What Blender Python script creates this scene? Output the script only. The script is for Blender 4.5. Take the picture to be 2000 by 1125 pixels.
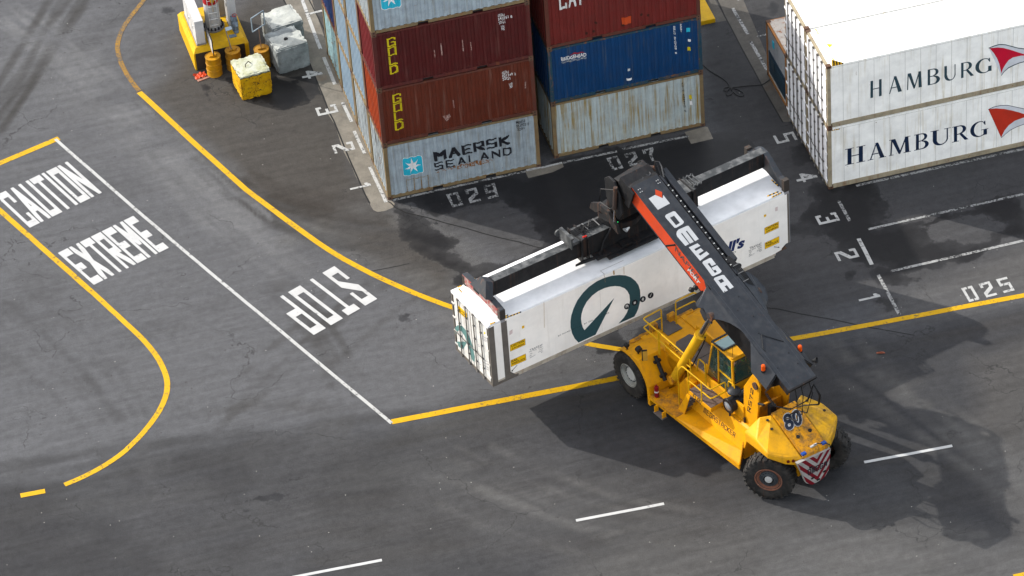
import bpy, bmesh, math, random
import numpy as np
from mathutils import Vector, Matrix, noise as mnoise
from mathutils.geometry import tessellate_polygon, delaunay_2d_cdt
random.seed(7); rng = np.random.default_rng(3)
for o in list(bpy.data.objects): bpy.data.objects.remove(o)
SC = bpy.context.scene
COL = SC.collection
# ---------------------------------------------------------------- camera
CAM = (-23.193150797788185, -123.89251985885532, 99.34071156314798)
CR = (0.8783608662299232, 0.06067364603093675, -0.2705322416833287)
F = 8220.635786392859
cd = bpy.data.cameras.new('camera'); cam = bpy.data.objects.new('camera', cd); COL.objects.link(cam)
cam.location = CAM; cam.rotation_euler = CR
cd.sensor_width = 36; cd.lens = F * 36 / 2000; cd.clip_start = 1; cd.clip_end = 2000
SC.camera = cam
RC = Matrix.Rotation(CR[2], 3, 'Z') @ Matrix.Rotation(CR[1], 3, 'Y') @ Matrix.Rotation(CR[0], 3, 'X')
# ---------------------------------------------------------------- sky, sun, exposure
SUNV = Vector((1.131, -1.028, -1.0)).normalized()          # direction the sunlight travels
w = bpy.data.worlds.new('World'); SC.world = w; w.use_nodes = True
nt = w.node_tree; bgn = nt.nodes['Background']
sky = nt.nodes.new('ShaderNodeTexSky'); sky.sky_type = 'NISHITA'; sky.sun_disc = False
sky.sun_elevation = math.asin(-SUNV.z); sky.sun_rotation = math.atan2(-SUNV.x, -SUNV.y)
sky.air_density = 1.0; sky.dust_density = 2.5; sky.ozone_density = 0.6
# broken white cloud over the blue
tcw = nt.nodes.new('ShaderNodeTexCoord'); cn = nt.nodes.new('ShaderNodeTexNoise'); cn.inputs['Scale'].default_value = 2.6; cn.inputs['Detail'].default_value = 7
mpw = nt.nodes.new('ShaderNodeMapping'); mpw.inputs['Scale'].default_value = (1, 1, 2.2); nt.links.new(tcw.outputs['Generated'], mpw.inputs[0]); nt.links.new(mpw.outputs[0], cn.inputs['Vector'])
crw = nt.nodes.new('ShaderNodeMapRange'); crw.inputs[1].default_value = .40; crw.inputs[2].default_value = .60; nt.links.new(cn.outputs[0], crw.inputs[0])
mxw = nt.nodes.new('ShaderNodeMix'); mxw.data_type = 'RGBA'; nt.links.new(crw.outputs[0], mxw.inputs[0]); nt.links.new(sky.outputs[0], mxw.inputs[6]); mxw.inputs[7].default_value = (6.3, 6.3, 6.2, 1)
nt.links.new(mxw.outputs[2], bgn.inputs[0]); bgn.inputs[1].default_value = 0.15
sd = bpy.data.lights.new('sun', 'SUN'); sun = bpy.data.objects.new('sun', sd); COL.objects.link(sun)
sd.energy = 2.75; sd.angle = math.radians(0.6); sd.color = (1.0, 0.955, 0.88)
sun.rotation_euler = SUNV.to_track_quat('-Z', 'Y').to_euler(); sun.location = (-30, 30, 40)
vs = SC.view_settings; vs.view_transform = 'Standard'; vs.look = 'None'; vs.gamma = 1; vs.exposure = 1.2
SC.cycles.max_bounces = 6

# ---------------------------------------------------------------- photo-derived coordinates
def ray(x, y):
    return Vector(CAM), RC @ Vector(((x - 1000) / F, -(y - 562.5) / F, -1))
def onplane(x, y, p0, n):
    o, d = ray(x, y); t = (Vector(p0) - o).dot(n) / d.dot(n); return o + d * t
def G(x, y, z=0.0): return onplane(x, y, (0, 0, z), Vector((0, 0, 1)))
class Plane:
    """a real plane of an object; px points are turned into points on it, lift mm proud"""
    def __init__(s, p0, n, lift=0.004):
        s.n = Vector(n).normalized(); s.p0 = Vector(p0) + s.n * lift
    def __call__(s, x, y): return onplane(x, y, s.p0, s.n)
GROUND = lambda z: Plane((0, 0, z), (0, 0, 1), 0)

# ---------------------------------------------------------------- materials
MATS = {}
def newmat(name):
    m = bpy.data.materials.new(name); m.use_nodes = True; n = m.node_tree
    b = n.nodes['Principled BSDF']; b.inputs['Specular IOR Level'].default_value = .16; return m, n, b
def N(n, t, **k):
    x = n.nodes.new(t)
    for a, v in k.items():
        if a.startswith('i_'): x.inputs[a[2:].replace('_', ' ')].default_value = v
        elif a.startswith('n'): x.inputs[int(a[1:])].default_value = v
        else: setattr(x, a, v)
    return x
def ramp(n, src, a, b):
    m = N(n, 'ShaderNodeMapRange', n1=a, n2=b); m.clamp = True; n.links.new(src, m.inputs[0]); return m.outputs[0]
def mix(n, fac, a, b, bt='MIX'):
    m = n.nodes.new('ShaderNodeMix'); m.data_type = 'RGBA'; m.blend_type = bt
    for i, v in ((0, fac), (6, a), (7, b)):
        if isinstance(v, bpy.types.NodeSocket): n.links.new(v, m.inputs[i])
        elif i == 0: m.inputs[0].default_value = v
        else: m.inputs[i].default_value = (*v[:3], 1)
    return m.outputs[2]
def math_(n, op, a, b=None):
    m = N(n, 'ShaderNodeMath', operation=op)
    for i, v in ((0, a), (1, b)):
        if v is None: continue
        if isinstance(v, bpy.types.NodeSocket): n.links.new(v, m.inputs[i])
        else: m.inputs[i].default_value = v
    return m.outputs[0]
def paint(name, rgb, rough=0.5, rust=0.2, streak=0.2, dirt=0.25, metal=0.0, rustc=(0.17, 0.065, 0.022), streakc=None, bump=0.15, dirtc=(0.05, 0.042, 0.035), dscale=1.6):
    if name in MATS: return MATS[name]
    m, n, b = newmat(name); L = n.links
    tc = N(n, 'ShaderNodeTexCoord'); oi = N(n, 'ShaderNodeObjectInfo')
    add = N(n, 'ShaderNodeVectorMath', operation='ADD'); mul = N(n, 'ShaderNodeMath', operation='MULTIPLY', n1=37.0)
    L.new(oi.outputs['Random'], mul.inputs[0]); L.new(tc.outputs['Object'], add.inputs[0]); L.new(mul.outputs[0], add.inputs[1])
    P = add.outputs[0]
    def noise(sc, det=4, rgh=0.55, vec=P):
        t = N(n, 'ShaderNodeTexNoise', i_Scale=sc, i_Detail=det, i_Roughness=rgh); L.new(vec, t.inputs['Vector']); return t.outputs[0]
    mp = N(n, 'ShaderNodeMapping'); mp.inputs['Scale'].default_value = (7, 7, 0.35); L.new(P, mp.inputs[0])
    col = mix(n, ramp(n, noise(dscale), 0.3, 0.75), [c * 0.86 for c in rgb], [min(1, c * 1.08) for c in rgb])
    if dirt > 0:
        d = math_(n, 'MULTIPLY', ramp(n, noise(3.1, 8, 0.65), 0.44, 0.68), dirt); col = mix(n, d, col, dirtc)
    if streak > 0:
        s1 = ramp(n, noise(1.0, 6, 0.65, mp.outputs[0]), 0.56 - .10 * streak, 0.70 - .08 * streak)
        s2 = ramp(n, noise(1.1, 3), 0.32, 0.58)
        s = math_(n, 'MULTIPLY', math_(n, 'MULTIPLY', s1, s2), min(.95, streak * 1.5)); col = mix(n, s, col, streakc or rustc)
    if rust > 0:
        r1 = ramp(n, noise(5.5, 10, 0.7), 0.69 - 0.18 * rust, 0.74 - 0.18 * rust); col = mix(n, math_(n, 'MULTIPLY', r1, 0.85), col, rustc)
    L.new(col, b.inputs['Base Color']); b.inputs['Metallic'].default_value = metal
    rr = N(n, 'ShaderNodeMapRange', n3=rough - 0.1, n4=min(1, rough + 0.18)); L.new(noise(4), rr.inputs[0]); L.new(rr.outputs[0], b.inputs['Roughness'])
    if bump > 0:
        bp = N(n, 'ShaderNodeBump', i_Strength=bump, i_Distance=0.01); L.new(noise(14, 3), bp.inputs['Height']); L.new(bp.outputs[0], b.inputs['Normal'])
    MATS[name] = m; return m
def plain(name, rgb, rough=0.5, metal=0.0, emit=None):
    if name in MATS: return MATS[name]
    m, n, b = newmat(name); t = N(n, 'ShaderNodeTexNoise', i_Scale=9.0, i_Detail=5.0)
    tc = N(n, 'ShaderNodeTexCoord'); n.links.new(tc.outputs['Object'], t.inputs['Vector'])
    n.links.new(mix(n, t.outputs[0], [c * 0.8 for c in rgb], [min(1, c * 1.15) for c in rgb]), b.inputs['Base Color'])
    b.inputs['Roughness'].default_value = rough; b.inputs['Metallic'].default_value = metal
    MATS[name] = m; return m
def worn(name, rgb, under, lo=0.36, hi=0.5, scale=9.0, rough=0.6):
    """paint partly worn away over what lies under it"""
    if name in MATS: return MATS[name]
    m, n, b = newmat(name); tc = N(n, 'ShaderNodeTexCoord')
    def noise(sc, det): 
        t = N(n, 'ShaderNodeTexNoise', i_Scale=sc, i_Detail=det, i_Roughness=0.7); n.links.new(tc.outputs['Object'], t.inputs['Vector']); return t.outputs[0]
    f = ramp(n, math_(n, 'ADD', math_(n, 'MULTIPLY', noise(scale, 6), 0.65), math_(n, 'MULTIPLY', noise(1.3, 3), 0.35)), lo, hi)
    c = mix(n, ramp(n, noise(2.0, 5), 0.3, 0.7), [x * 0.82 for x in rgb], rgb)
    n.links.new(mix(n, f, under, c), b.inputs['Base Color']); b.inputs['Roughness'].default_value = rough
    MATS[name] = m; return m
def glass(name, rgb, alpha=0.45):
    if name in MATS: return MATS[name]
    m, n, b = newmat(name); b.inputs['Base Color'].default_value = (*rgb, 1); b.inputs['Roughness'].default_value = 0.04
    b.inputs['Alpha'].default_value = alpha; b.inputs['Specular IOR Level'].default_value = 0.7
    MATS[name] = m; return m

# ---------------------------------------------------------------- object helpers
def root(name, label, cat, M, group=None):
    o = bpy.data.objects.new(name, None); COL.objects.link(o); o.matrix_world = M
    o.empty_display_size = 0.5; o['label'] = label; o['category'] = cat
    if group: o['group'] = group
    WM[o.name] = M.copy(); return o
WM = {}
def link(me, name, mat, parent=None, world=True, smooth=False, bevel=0.0, kind=None):
    o = bpy.data.objects.new(name, me)
    for mm in (mat if isinstance(mat, (list, tuple)) else [mat]): me.materials.append(mm)
    COL.objects.link(o)
    if parent is not None:
        if world: me.transform(WM[parent.name].inverted())
        o.parent = parent; WM[o.name] = WM[parent.name]
    else: WM[o.name] = Matrix()
    if kind: o['kind'] = kind
    if smooth:
        for p in me.polygons: p.use_smooth = True
    if bevel > 0:
        b = o.modifiers.new('edge', 'BEVEL'); b.width = bevel; b.segments = 2; b.limit_method = 'ANGLE'; b.angle_limit = math.radians(40)
    return o
class MB:
    def __init__(s): s.v = []; s.f = []; s.m = []
    def add(s, vs, fs, mi=0):
        b = len(s.v); s.v += [tuple(v) for v in vs]; s.f += [tuple(i + b for i in f) for f in fs]; s.m += [mi] * len(fs); return s
    def box(s, x0, x1, y0, y1, z0, z1, mi=0):
        v = [(x, y, z) for z in (z0, z1) for y in (y0, y1) for x in (x0, x1)]
        return s.add(v, [(0, 2, 3, 1), (4, 5, 7, 6), (0, 1, 5, 4), (2, 6, 7, 3), (0, 4, 6, 2), (1, 3, 7, 5)], mi)
    def beam(s, a, b, w, h, up=(0, 0, 1), mi=0):
        a, b = Vector(a), Vector(b); d = (b - a).normalized(); u = Vector(up); x = d.cross(u).normalized(); u = x.cross(d).normalized()
        v = [p + x * (sx * w / 2) + u * (sz * h / 2) for p in (a, b) for sx, sz in ((-1, -1), (1, -1), (1, 1), (-1, 1))]
        return s.add(v, [(0, 1, 2, 3), (7, 6, 5, 4), (0, 4, 5, 1), (1, 5, 6, 2), (2, 6, 7, 3), (3, 7, 4, 0)], mi)
    def prism(s, poly, axis, a, b, mi=0):
        """poly of 2-D points extruded along axis 'x','y','z' from a to b"""
        n = len(poly)
        def pt(p, t): return {'x': (t, p[0], p[1]), 'y': (p[0], t, p[1]), 'z': (p[0], p[1], t)}[axis]
        v = [pt(p, a) for p in poly] + [pt(p, b) for p in poly]
        tri = tessellate_polygon([[Vector((p[0], p[1], 0)) for p in poly]])
        f = [tuple(t) for t in tri] + [tuple(i + n for i in t[::-1]) for t in tri] + [(i, (i + 1) % n, (i + 1) % n + n, i + n) for i in range(n)]
        return s.add(v, f, mi)
    def slab(s, pts, t, mi=0):
        """polygon of 3-D points thickened by t along its normal"""
        P = [Vector(p) for p in pts]; nn = Vector((0, 0, 0))
        for i in range(len(P)): nn += P[i].cross(P[(i + 1) % len(P)])
        nn.normalize(); n = len(P)
        ax = (P[1] - P[0]).normalized(); ay = nn.cross(ax)
        tri = tessellate_polygon([[Vector((p.dot(ax), p.dot(ay), 0)) for p in P]])
        v = P + [p - nn * t for p in P]
        f = [tuple(q) for q in tri] + [tuple(i + n for i in q[::-1]) for q in tri] + [(i, (i + 1) % n, (i + 1) % n + n, i + n) for i in range(n)]
        return s.add(v, f, mi)
    def tube(s, pts, r, seg=8, mi=0):
        P = [Vector(p) for p in pts]; R = r if isinstance(r, (list, tuple)) else [r] * len(P)
        b = len(s.v); up = Vector((0.13, 0.21, 1)).normalized(); vs = []
        for i, p in enumerate(P):
            d = (P[min(i + 1, len(P) - 1)] - P[max(i - 1, 0)]).normalized()
            x = d.cross(up); 
            if x.length < 1e-3: x = d.cross(Vector((1, 0, 0)))
            x.normalize(); y = d.cross(x)
            vs += [p + (x * math.cos(2 * math.pi * k / seg) + y * math.sin(2 * math.pi * k / seg)) * R[i] for k in range(seg)]
        fs = [(i * seg + k, i * seg + (k + 1) % seg, (i + 1) * seg + (k + 1) % seg, (i + 1) * seg + k) for i in range(len(P) - 1) for k in range(seg)]
        fs += [tuple(range(seg))[::-1], tuple((len(P) - 1) * seg + k for k in range(seg))]
        return s.add(vs, fs, mi)
    def lathe(s, prof, M, seg=32, mi=0):
        """prof: (radius, axial) pairs, axis = local z of M"""
        vs = [M @ Vector((r * math.cos(2 * math.pi * k / seg), r * math.sin(2 * math.pi * k / seg), a)) for r, a in prof for k in range(seg)]
        fs = [(i * seg + k, i * seg + (k + 1) % seg, (i + 1) * seg + (k + 1) % seg, (i + 1) * seg + k) for i in range(len(prof) - 1) for k in range(seg)]
        return s.add(vs, fs, mi)
    def mesh(s, name):
        me = bpy.data.meshes.new(name); me.from_pydata(s.v, [], s.f)
        for p, i in zip(me.polygons, s.m): p.material_index = i
        bm = bmesh.new(); bm.from_mesh(me); bmesh.ops.recalc_face_normals(bm, faces=bm.faces); bm.to_mesh(me); bm.free()
        return me
    def build(s, name, mat, parent=None, smooth=False, bevel=0.0, M=None, kind=None):
        me = s.mesh(name)
        if M is not None: me.transform(M)
        o = link(me, name, mat, parent, world=False, bevel=bevel, kind=kind)
        if smooth: [setattr(p, 'use_smooth', True) for p in me.polygons]; auto(me)
        return o
def auto(me, ang=math.radians(42)):
    bm = bmesh.new(); bm.from_mesh(me)
    for e in bm.edges:
        e.smooth = not (len(e.link_faces) == 2 and e.calc_face_angle(0) > ang)
    bm.to_mesh(me); bm.free()
def frame(o, x, z):
    x = Vector(x).normalized(); z = Vector(z).normalized(); y = z.cross(x).normalized(); x = y.cross(z)
    return Matrix(((x.x, y.x, z.x, o[0]), (x.y, y.y, z.y, o[1]), (x.z, y.z, z.z, o[2]), (0, 0, 0, 1)))
def cylinder(mb, a, b, r, seg=24, mi=0, cap=True):
    a, b = Vector(a), Vector(b); M = frame(a, (b - a).orthogonal(), b - a); h = (b - a).length
    prof = [(0.0005, 0), (r, 0), (r, h), (0.0005, h)] if cap else [(r, 0), (r, h)]
    return mb.lathe(prof, M, seg, mi)

# ---------------------------------------------------------------- lettering
GL = {
 'A': [[(0, 0), (.5, 1), (1, 0)], [(.2, .33), (.8, .33)]], 'a': [[(0, 0), (0, .7), (.25, 1), (.75, 1), (1, .7), (1, 0)], [(0, .42), (1, .42)]],
 'B': [[(0, 0), (0, 1), (1, 1), (1, 0), (0, 0)], [(0, .5), (1, .5)]], 'C': [[(1, .78), (1, 1), (0, 1), (0, 0), (1, 0), (1, .22)]],
 'D': [[(0, 0), (0, 1), (.7, 1), (1, .8), (1, .2), (.7, 0), (0, 0)]], 'E': [[(1, 1), (0, 1), (0, 0), (1, 0)], [(0, .5), (.8, .5)]],
 'F': [[(1, 1), (0, 1), (0, 0)], [(0, .5), (.8, .5)]], 'G': [[(1, .84), (1, 1), (0, 1), (0, 0), (1, 0), (1, .44), (.55, .44)]],
 'H': [[(0, 0), (0, 1)], [(1, 0), (1, 1)], [(0, .5), (1, .5)]], 'I': [[(.5, 0), (.5, 1)]], 'K': [[(0, 0), (0, 1)], [(1, 1), (.1, .5), (1, 0)]],
 'L': [[(0, 1), (0, 0), (1, 0)]], 'M': [[(0, 0), (0, 1), (.5, .42), (1, 1), (1, 0)]], 'm': [[(0, 0), (0, 1), (1, 1), (1, 0)], [(.5, 1), (.5, 0)]],
 'N': [[(0, 0), (0, 1), (1, 0), (1, 1)]], 'O': [[(0, 0), (0, 1), (1, 1), (1, 0), (0, 0)]], 'P': [[(0, 0), (0, 1), (1, 1), (1, .42), (0, .42)]],
 'R': [[(0, 0), (0, 1), (1, 1), (1, .48), (0, .48)], [(.35, .48), (1, 0)]], 'S': [[(1, 1), (0, 1), (0, .5), (1, .5), (1, 0), (0, 0)]],
 's': [[(1, .75), (1, 1), (0, 1), (0, .66), (1, .36), (1, 0), (0, 0), (0, .25)]], 'T': [[(0, 1), (1, 1)], [(.5, 1), (.5, 0)]], 'U': [[(0, 1), (0, 0), (1, 0), (1, 1)]],
 'X': [[(0, 0), (1, 1)], [(0, 1), (1, 0)]], 'Y': [[(0, 1), (.5, .5), (1, 1)], [(.5, .5), (.5, 0)]],
 '0': [[(.3, 1), (0, 1), (0, 0), (.3, 0)], [(.75, 1), (1, 1), (1, 0), (.75, 0)]], '8': [[(0, 0), (0, 1), (1, 1), (1, 0), (0, 0)], [(0, .5), (1, .5)]],
 '1': [[(.15, .84), (.55, 1), (.55, 0)]], '2': [[(0, .80), (0, 1), (1, 1), (1, .62), (0, .22), (0, 0), (1, 0)]], '3': [[(0, .84), (0, 1), (1, 1), (1, 0), (0, 0), (0, .16)], [(.45, .5), (1, .5)]],
 '4': [[(.72, 0), (.72, 1), (.0, .30), (1.0, .30)]], '5': [[(1, 1), (0, 1), (0, .56), (1, .56), (1, 0), (0, 0)]], '7': [[(0, .78), (0, 1), (1, 1), (.55, .45), (.55, 0)]],
 '9': [[(1, .46), (0, .46), (0, 1), (1, 1), (1, 0), (.05, 0)]], ' ': [], '-': [[(0.1, .5), (.9, .5)]],
}
def hull(pts):
    pts = sorted(set((round(p[0], 6), round(p[1], 6)) for p in pts))
    def half(P):
        h = []
        for p in P:
            while len(h) > 1 and (h[-1][0] - h[-2][0]) * (p[1] - h[-2][1]) - (h[-1][1] - h[-2][1]) * (p[0] - h[-2][0]) <= 0: h.pop()
            h.append(p)
        return h
    a = half(pts); b = half(pts[::-1]); return a[:-1] + b[:-1]
def union(polys):
    vs = []; fs = []
    for p in polys:
        fs.append(list(range(len(vs), len(vs) + len(p)))); vs += [Vector(q) for q in p]
    r = delaunay_2d_cdt(vs, [], fs, 1, 1e-5)
    V = [tuple(v) for v in r[0]]
    def inside(p):
        for q in polys:
            sg = [(q[i][0] - q[i - 1][0]) * (p[1] - q[i - 1][1]) - (q[i][1] - q[i - 1][1]) * (p[0] - q[i - 1][0]) for i in range(len(q))]
            if all(x >= -1e-9 for x in sg) or all(x <= 1e-9 for x in sg): return True
            if len(q) > 8:
                c_ = False
                for i in range(len(q)):
                    a, b = q[i - 1], q[i]
                    if (a[1] > p[1]) != (b[1] > p[1]) and p[0] < (b[0] - a[0]) * (p[1] - a[1]) / (b[1] - a[1]) + a[0]: c_ = not c_
                if c_: return True
        return False
    F_ = [tuple(f) for f in r[2] if inside((sum(V[i][0] for i in f) / len(f), sum(V[i][1] for i in f) / len(f)))]
    return V, F_
def stroke_polys(ch, pw, ph):
    """one glyph in the unit box drawn with a pw x ph rectangular pen"""
    out = []
    for line in GL[ch]:
        q = [(pw / 2 + x * (1 - pw), ph / 2 + y * (1 - ph)) for x, y in line]
        for a, b in zip(q, q[1:]):
            out.append(hull([(p[0] + sx * pw / 2, p[1] + sy * ph / 2) for p in (a, b) for sx in (-1, 1) for sy in (-1, 1)]))
    return out
def word_polys(text, pw, ph, gap=0.22, widths=None):
    """unit-box word; every glyph one cell wide"""
    n = len(text); W = widths or [0.45 if c in '1I' else 1 for c in text]; tot = sum(W) + gap * (n - 1); x = 0; out = []
    for c, wd in zip(text, W):
        for p in stroke_polys(c, pw / wd if wd < 1 else pw, ph): out.append([((x + u * wd) / tot, v) for u, v in p])
        x += wd + gap
    return out
def bil(q, u, v):
    TL, TR, BR, BL = q
    return ((BL[0] * (1 - u) + BR[0] * u) * (1 - v) + (TL[0] * (1 - u) + TR[0] * u) * v, (BL[1] * (1 - u) + BR[1] * u) * (1 - v) + (TL[1] * (1 - u) + TR[1] * u) * v)
def me_from(vs, fs, name):
    me = bpy.data.meshes.new(name); me.from_pydata([tuple(v) for v in vs], [], [tuple(f) for f in fs]); return me
def decal(polys, quad, plane, name, mat, parent=None, corr=None, kind=None):
    """flat paint: union of unit-box polygons laid on a real plane (quad = TL,TR,BR,BL)"""
    vs, fs = union(polys)
    W = [plane(*bil(quad, *v)) for v in vs]
    return finish(W, fs, name, mat, parent, corr, kind)
def finish(W, fs, name, mat, parent=None, corr=None, kind=None):
    me = me_from(W, fs, name)
    o = link(me, name, mat, parent, world=parent is not None, kind=kind)
    if corr: corrugate(me, *corr)
    return o
def pxpoly(loops, plane, name, mat, parent=None, corr=None, kind=None):
    """painted shape from outline loops; later loops are holes"""
    tri = tessellate_polygon([[Vector((x, y, 0)) for x, y in l] for l in loops]); P = [p for l in loops for p in l]
    return finish([plane(*p) for p in P], tri, name, mat, parent, corr, kind)
FONTC = {}
def font_mesh(text, bold=0.0, shear=0.0):
    k = (text, bold, shear)
    if k not in FONTC:
        cu = bpy.data.curves.new('lettering', 'FONT'); cu.body = text; cu.offset = bold; cu.shear = shear; cu.resolution_u = 3
        cu.fill_mode = 'FRONT'; o = bpy.data.objects.new('lettering', cu); COL.objects.link(o)
        dg = bpy.context.evaluated_depsgraph_get(); me = bpy.data.meshes.new_from_object(o.evaluated_get(dg))
        P = [(v.co.x, v.co.y) for v in me.vertices]; T = [tuple(p.vertices) for p in me.polygons]
        bpy.data.objects.remove(o); bpy.data.curves.remove(cu); bpy.data.meshes.remove(me)
        x0 = min(p[0] for p in P); x1 = max(p[0] for p in P); y0 = min(p[1] for p in P); y1 = max(p[1] for p in P)
        FONTC[k] = ([((p[0] - x0) / (x1 - x0), (p[1] - y0) / (y1 - y0)) for p in P], T)
    return FONTC[k]
def text(body, quad, plane, name, mat, parent=None, bold=0.0, shear=0.0, corr=None):
    P, T = font_mesh(body, bold, shear)
    return finish([plane(*bil(quad, *p)) for p in P], T, name, mat, parent, corr)

# corrugation profile along x (period p, depth d)
def cdepth(x, p=0.278, d=0.036, off=0.3):
    t = ((x - off) % p) / p
    if t < .36: return 0.0
    if t < .5: return -d * (t - .36) / .14
    if t < .86: return -d
    return -d * (1 - (t - .86) / .14)
def breaks(x0, x1, p=0.278, off=0.3):
    out = []; k = math.floor((x0 - off) / p) - 1
    while off + k * p < x1:
        for t in (0, .36, .5, .86):
            x = off + (k + t) * p
            if x0 < x < x1: out.append(x)
        k += 1
    return [x0] + out + [x1]
def corrugate(me, x0=0.18, x1=5.88, axis=0):
    """cut a flat decal at the corrugation folds and press it into them (local container space, face -y)"""
    bm = bmesh.new(); bm.from_mesh(me)
    xs = [v.co.x for v in bm.verts]
    for x in breaks(x0, x1)[1:-1]:
        if min(xs) < x < max(xs):
            g = bm.verts[:] + bm.edges[:] + bm.faces[:]
            bmesh.ops.bisect_plane(bm, geom=g, plane_co=(x, 0, 0), plane_no=(1, 0, 0))
    for v in bm.verts: v.co.y -= cdepth(v.co.x)
    bm.to_mesh(me); bm.free()

# ---------------------------------------------------------------- the ground
def pts_w(px): return np.array([list(G(*p))[:2] for p in px])
X0, X1, Y0, Y1, ST = -23.0, 31.0, -32.0, 24.0, 0.10
gx = np.arange(X0, X1 + 1e-6, ST); gy = np.arange(Y0, Y1 + 1e-6, ST); NX, NY = len(gx), len(gy)
XX, YY = np.meshgrid(gx, gy); PX = XX.ravel(); PY = YY.ravel()
def vnoise(x, y, sc, seed, octv=4):
    out = np.zeros_like(x); amp = 1; tot = 0
    r = np.random.default_rng(seed); T = r.random((256, 256))
    for o in range(octv):
        u = x * sc + 11.3 * o; v = y * sc + 7.7 * o; i = np.floor(u).astype(int); j = np.floor(v).astype(int); fu = u - i; fv = v - j
        fu = fu * fu * (3 - 2 * fu); fv = fv * fv * (3 - 2 * fv)
        a = T[i % 256, j % 256]; b = T[(i + 1) % 256, j % 256]; c = T[i % 256, (j + 1) % 256]; d = T[(i + 1) % 256, (j + 1) % 256]
        out += amp * ((a * (1 - fu) + b * fu) * (1 - fv) + (c * (1 - fu) + d * fu) * fv); tot += amp; amp *= .55; sc *= 2.03
    return out / tot
def seg_dist(P):
    d = np.full(PX.shape, 1e9)
    for a, b in zip(P, P[1:]):
        ab = b - a; t = np.clip(((PX - a[0]) * ab[0] + (PY - a[1]) * ab[1]) / max(1e-9, ab @ ab), 0, 1)
        d = np.minimum(d, np.hypot(PX - a[0] - t * ab[0], PY - a[1] - t * ab[1]))
    return d
def poly_sd(px):
    """signed distance (metres), positive inside"""
    P = pts_w(px); Q = np.vstack([P, P[:1]]); d = seg_dist(Q); ins = np.zeros(PX.shape, bool)
    for a, b in zip(Q, Q[1:]):
        c = ((a[1] > PY) != (b[1] > PY)) & (PX < (b[0] - a[0]) * (PY - a[1]) / (b[1] - a[1] + 1e-12) + a[0]); ins ^= c
    return np.where(ins, d, -d)
n1 = vnoise(PX, PY, 0.5, 1, 5) - .5; n2 = vnoise(PX, PY, 1.6, 2, 4) - .5; n3 = vnoise(PX * .35, PY * 1.3, 0.7, 3, 5) - .5
tone = np.ones((len(PX), 3)) * np.array([0.108, 0.1095, 0.116])
tone *= (1 + 0.16 * n1 + 0.08 * n2)[:, None]
GS = .56
def blend(m, col):
    global tone
    m = np.clip(m, 0, 1)[:, None]; tone = tone * (1 - m) + np.array(col) * m
def sm(d, w): return np.clip(d / w + .5, 0, 1)
blend(.7 * sm(poly_sd([(-200, -60), (520, -60), (300, 60), (260, 170), (480, 372), (700, 520), (900, 600), (1200, 690), (1200, 740), (770, 820), (560, 800), (330, 850), (150, 900), (-200, 930)]) + .8 * n1, 2.0), (0.130, 0.1315, 0.138))
# old dark road along the bottom
blend(0.85 * sm(poly_sd([(-200, 955), (0, 945), (130, 960), (340, 880), (560, 850), (770, 832), (1215, 750), (1500, 690), (2200, 560), (2200, 1300), (-200, 1300)]) + 1.2 * n1, 1.6) * (0.95 + .4 * n3), (0.041, 0.0415, 0.0445))
blend(0.8 * sm(poly_sd([(1290, 1010), (1500, 985), (1760, 1000), (1960, 1060), (2100, 980), (2100, 1250), (1000, 1250), (1100, 1090)]) + 1.0 * n1, 1.8), (0.115, 0.112, 0.108))
blend(0.55 * sm(poly_sd([(1900, 700), (2100, 640), (2100, 1100), (1960, 1000), (1900, 880)]) + n1, 1.2), (0.115, 0.108, 0.10))
blend(0.6 * sm(poly_sd([(900, 860), (1100, 900), (1420, 960), (1300, 1060), (700, 1125), (480, 1000), (650, 890)]) + 1.5 * n1, 2.0), (0.072, 0.071, 0.070))
# brown worn apron beside the stack
blend(0.8 * sm(poly_sd([(285, 190), (420, 60), (520, -40), (640, -60), (700, 330), (768, 400), (900, 520), (880, 600), (760, 540), (560, 425), (470, 355)]) + .7 * n1, 1.2), (0.070, 0.062, 0.052))
blend(0.45 * sm(poly_sd([(470, 350), (700, 380), (770, 420), (760, 470), (640, 440), (540, 410)]) + .5 * n1, .6), (0.052, 0.045, 0.039))
# pale dusty sweep along the yellow line, darker marks
for P, r, a, c in [([(20, 120), (200, 230), (420, 420), (560, 500)], 1.1, .5, (0.155, 0.156, 0.160)), ([(330, 250), (520, 400), (700, 500), (860, 560)], .7, .35, (0.150, 0.150, 0.150)),
                   ([(0, 200), (160, 90), (330, -30)], .9, .4, (0.080, 0.080, 0.083)), ([(560, 470), (700, 420), (860, 440), (930, 520)], .9, .45, (0.140, 0.137, 0.130)),
                   ([(0, 20), (120, 100), (160, 160)], .6, .3, (0.145, 0.147, 0.155)), ([(240, 930), (380, 905), (560, 890), (820, 860)], .55, .5, (0.060, 0.059, 0.060)),
                   ([(430, 800), (520, 790), (640, 800)], .5, .4, (0.075, 0.073, 0.072)), ([(0, 1010), (200, 985), (420, 960)], .7, .4, (0.085, 0.083, 0.080)),
                   ([(900, 640), (1100, 700), (1200, 720)], 1.0, .3, (0.150, 0.148, 0.145))]:
    blend(a * np.clip(1 - (seg_dist(pts_w(P)) + .8 * n2) / r, 0, 1), c)
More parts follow.
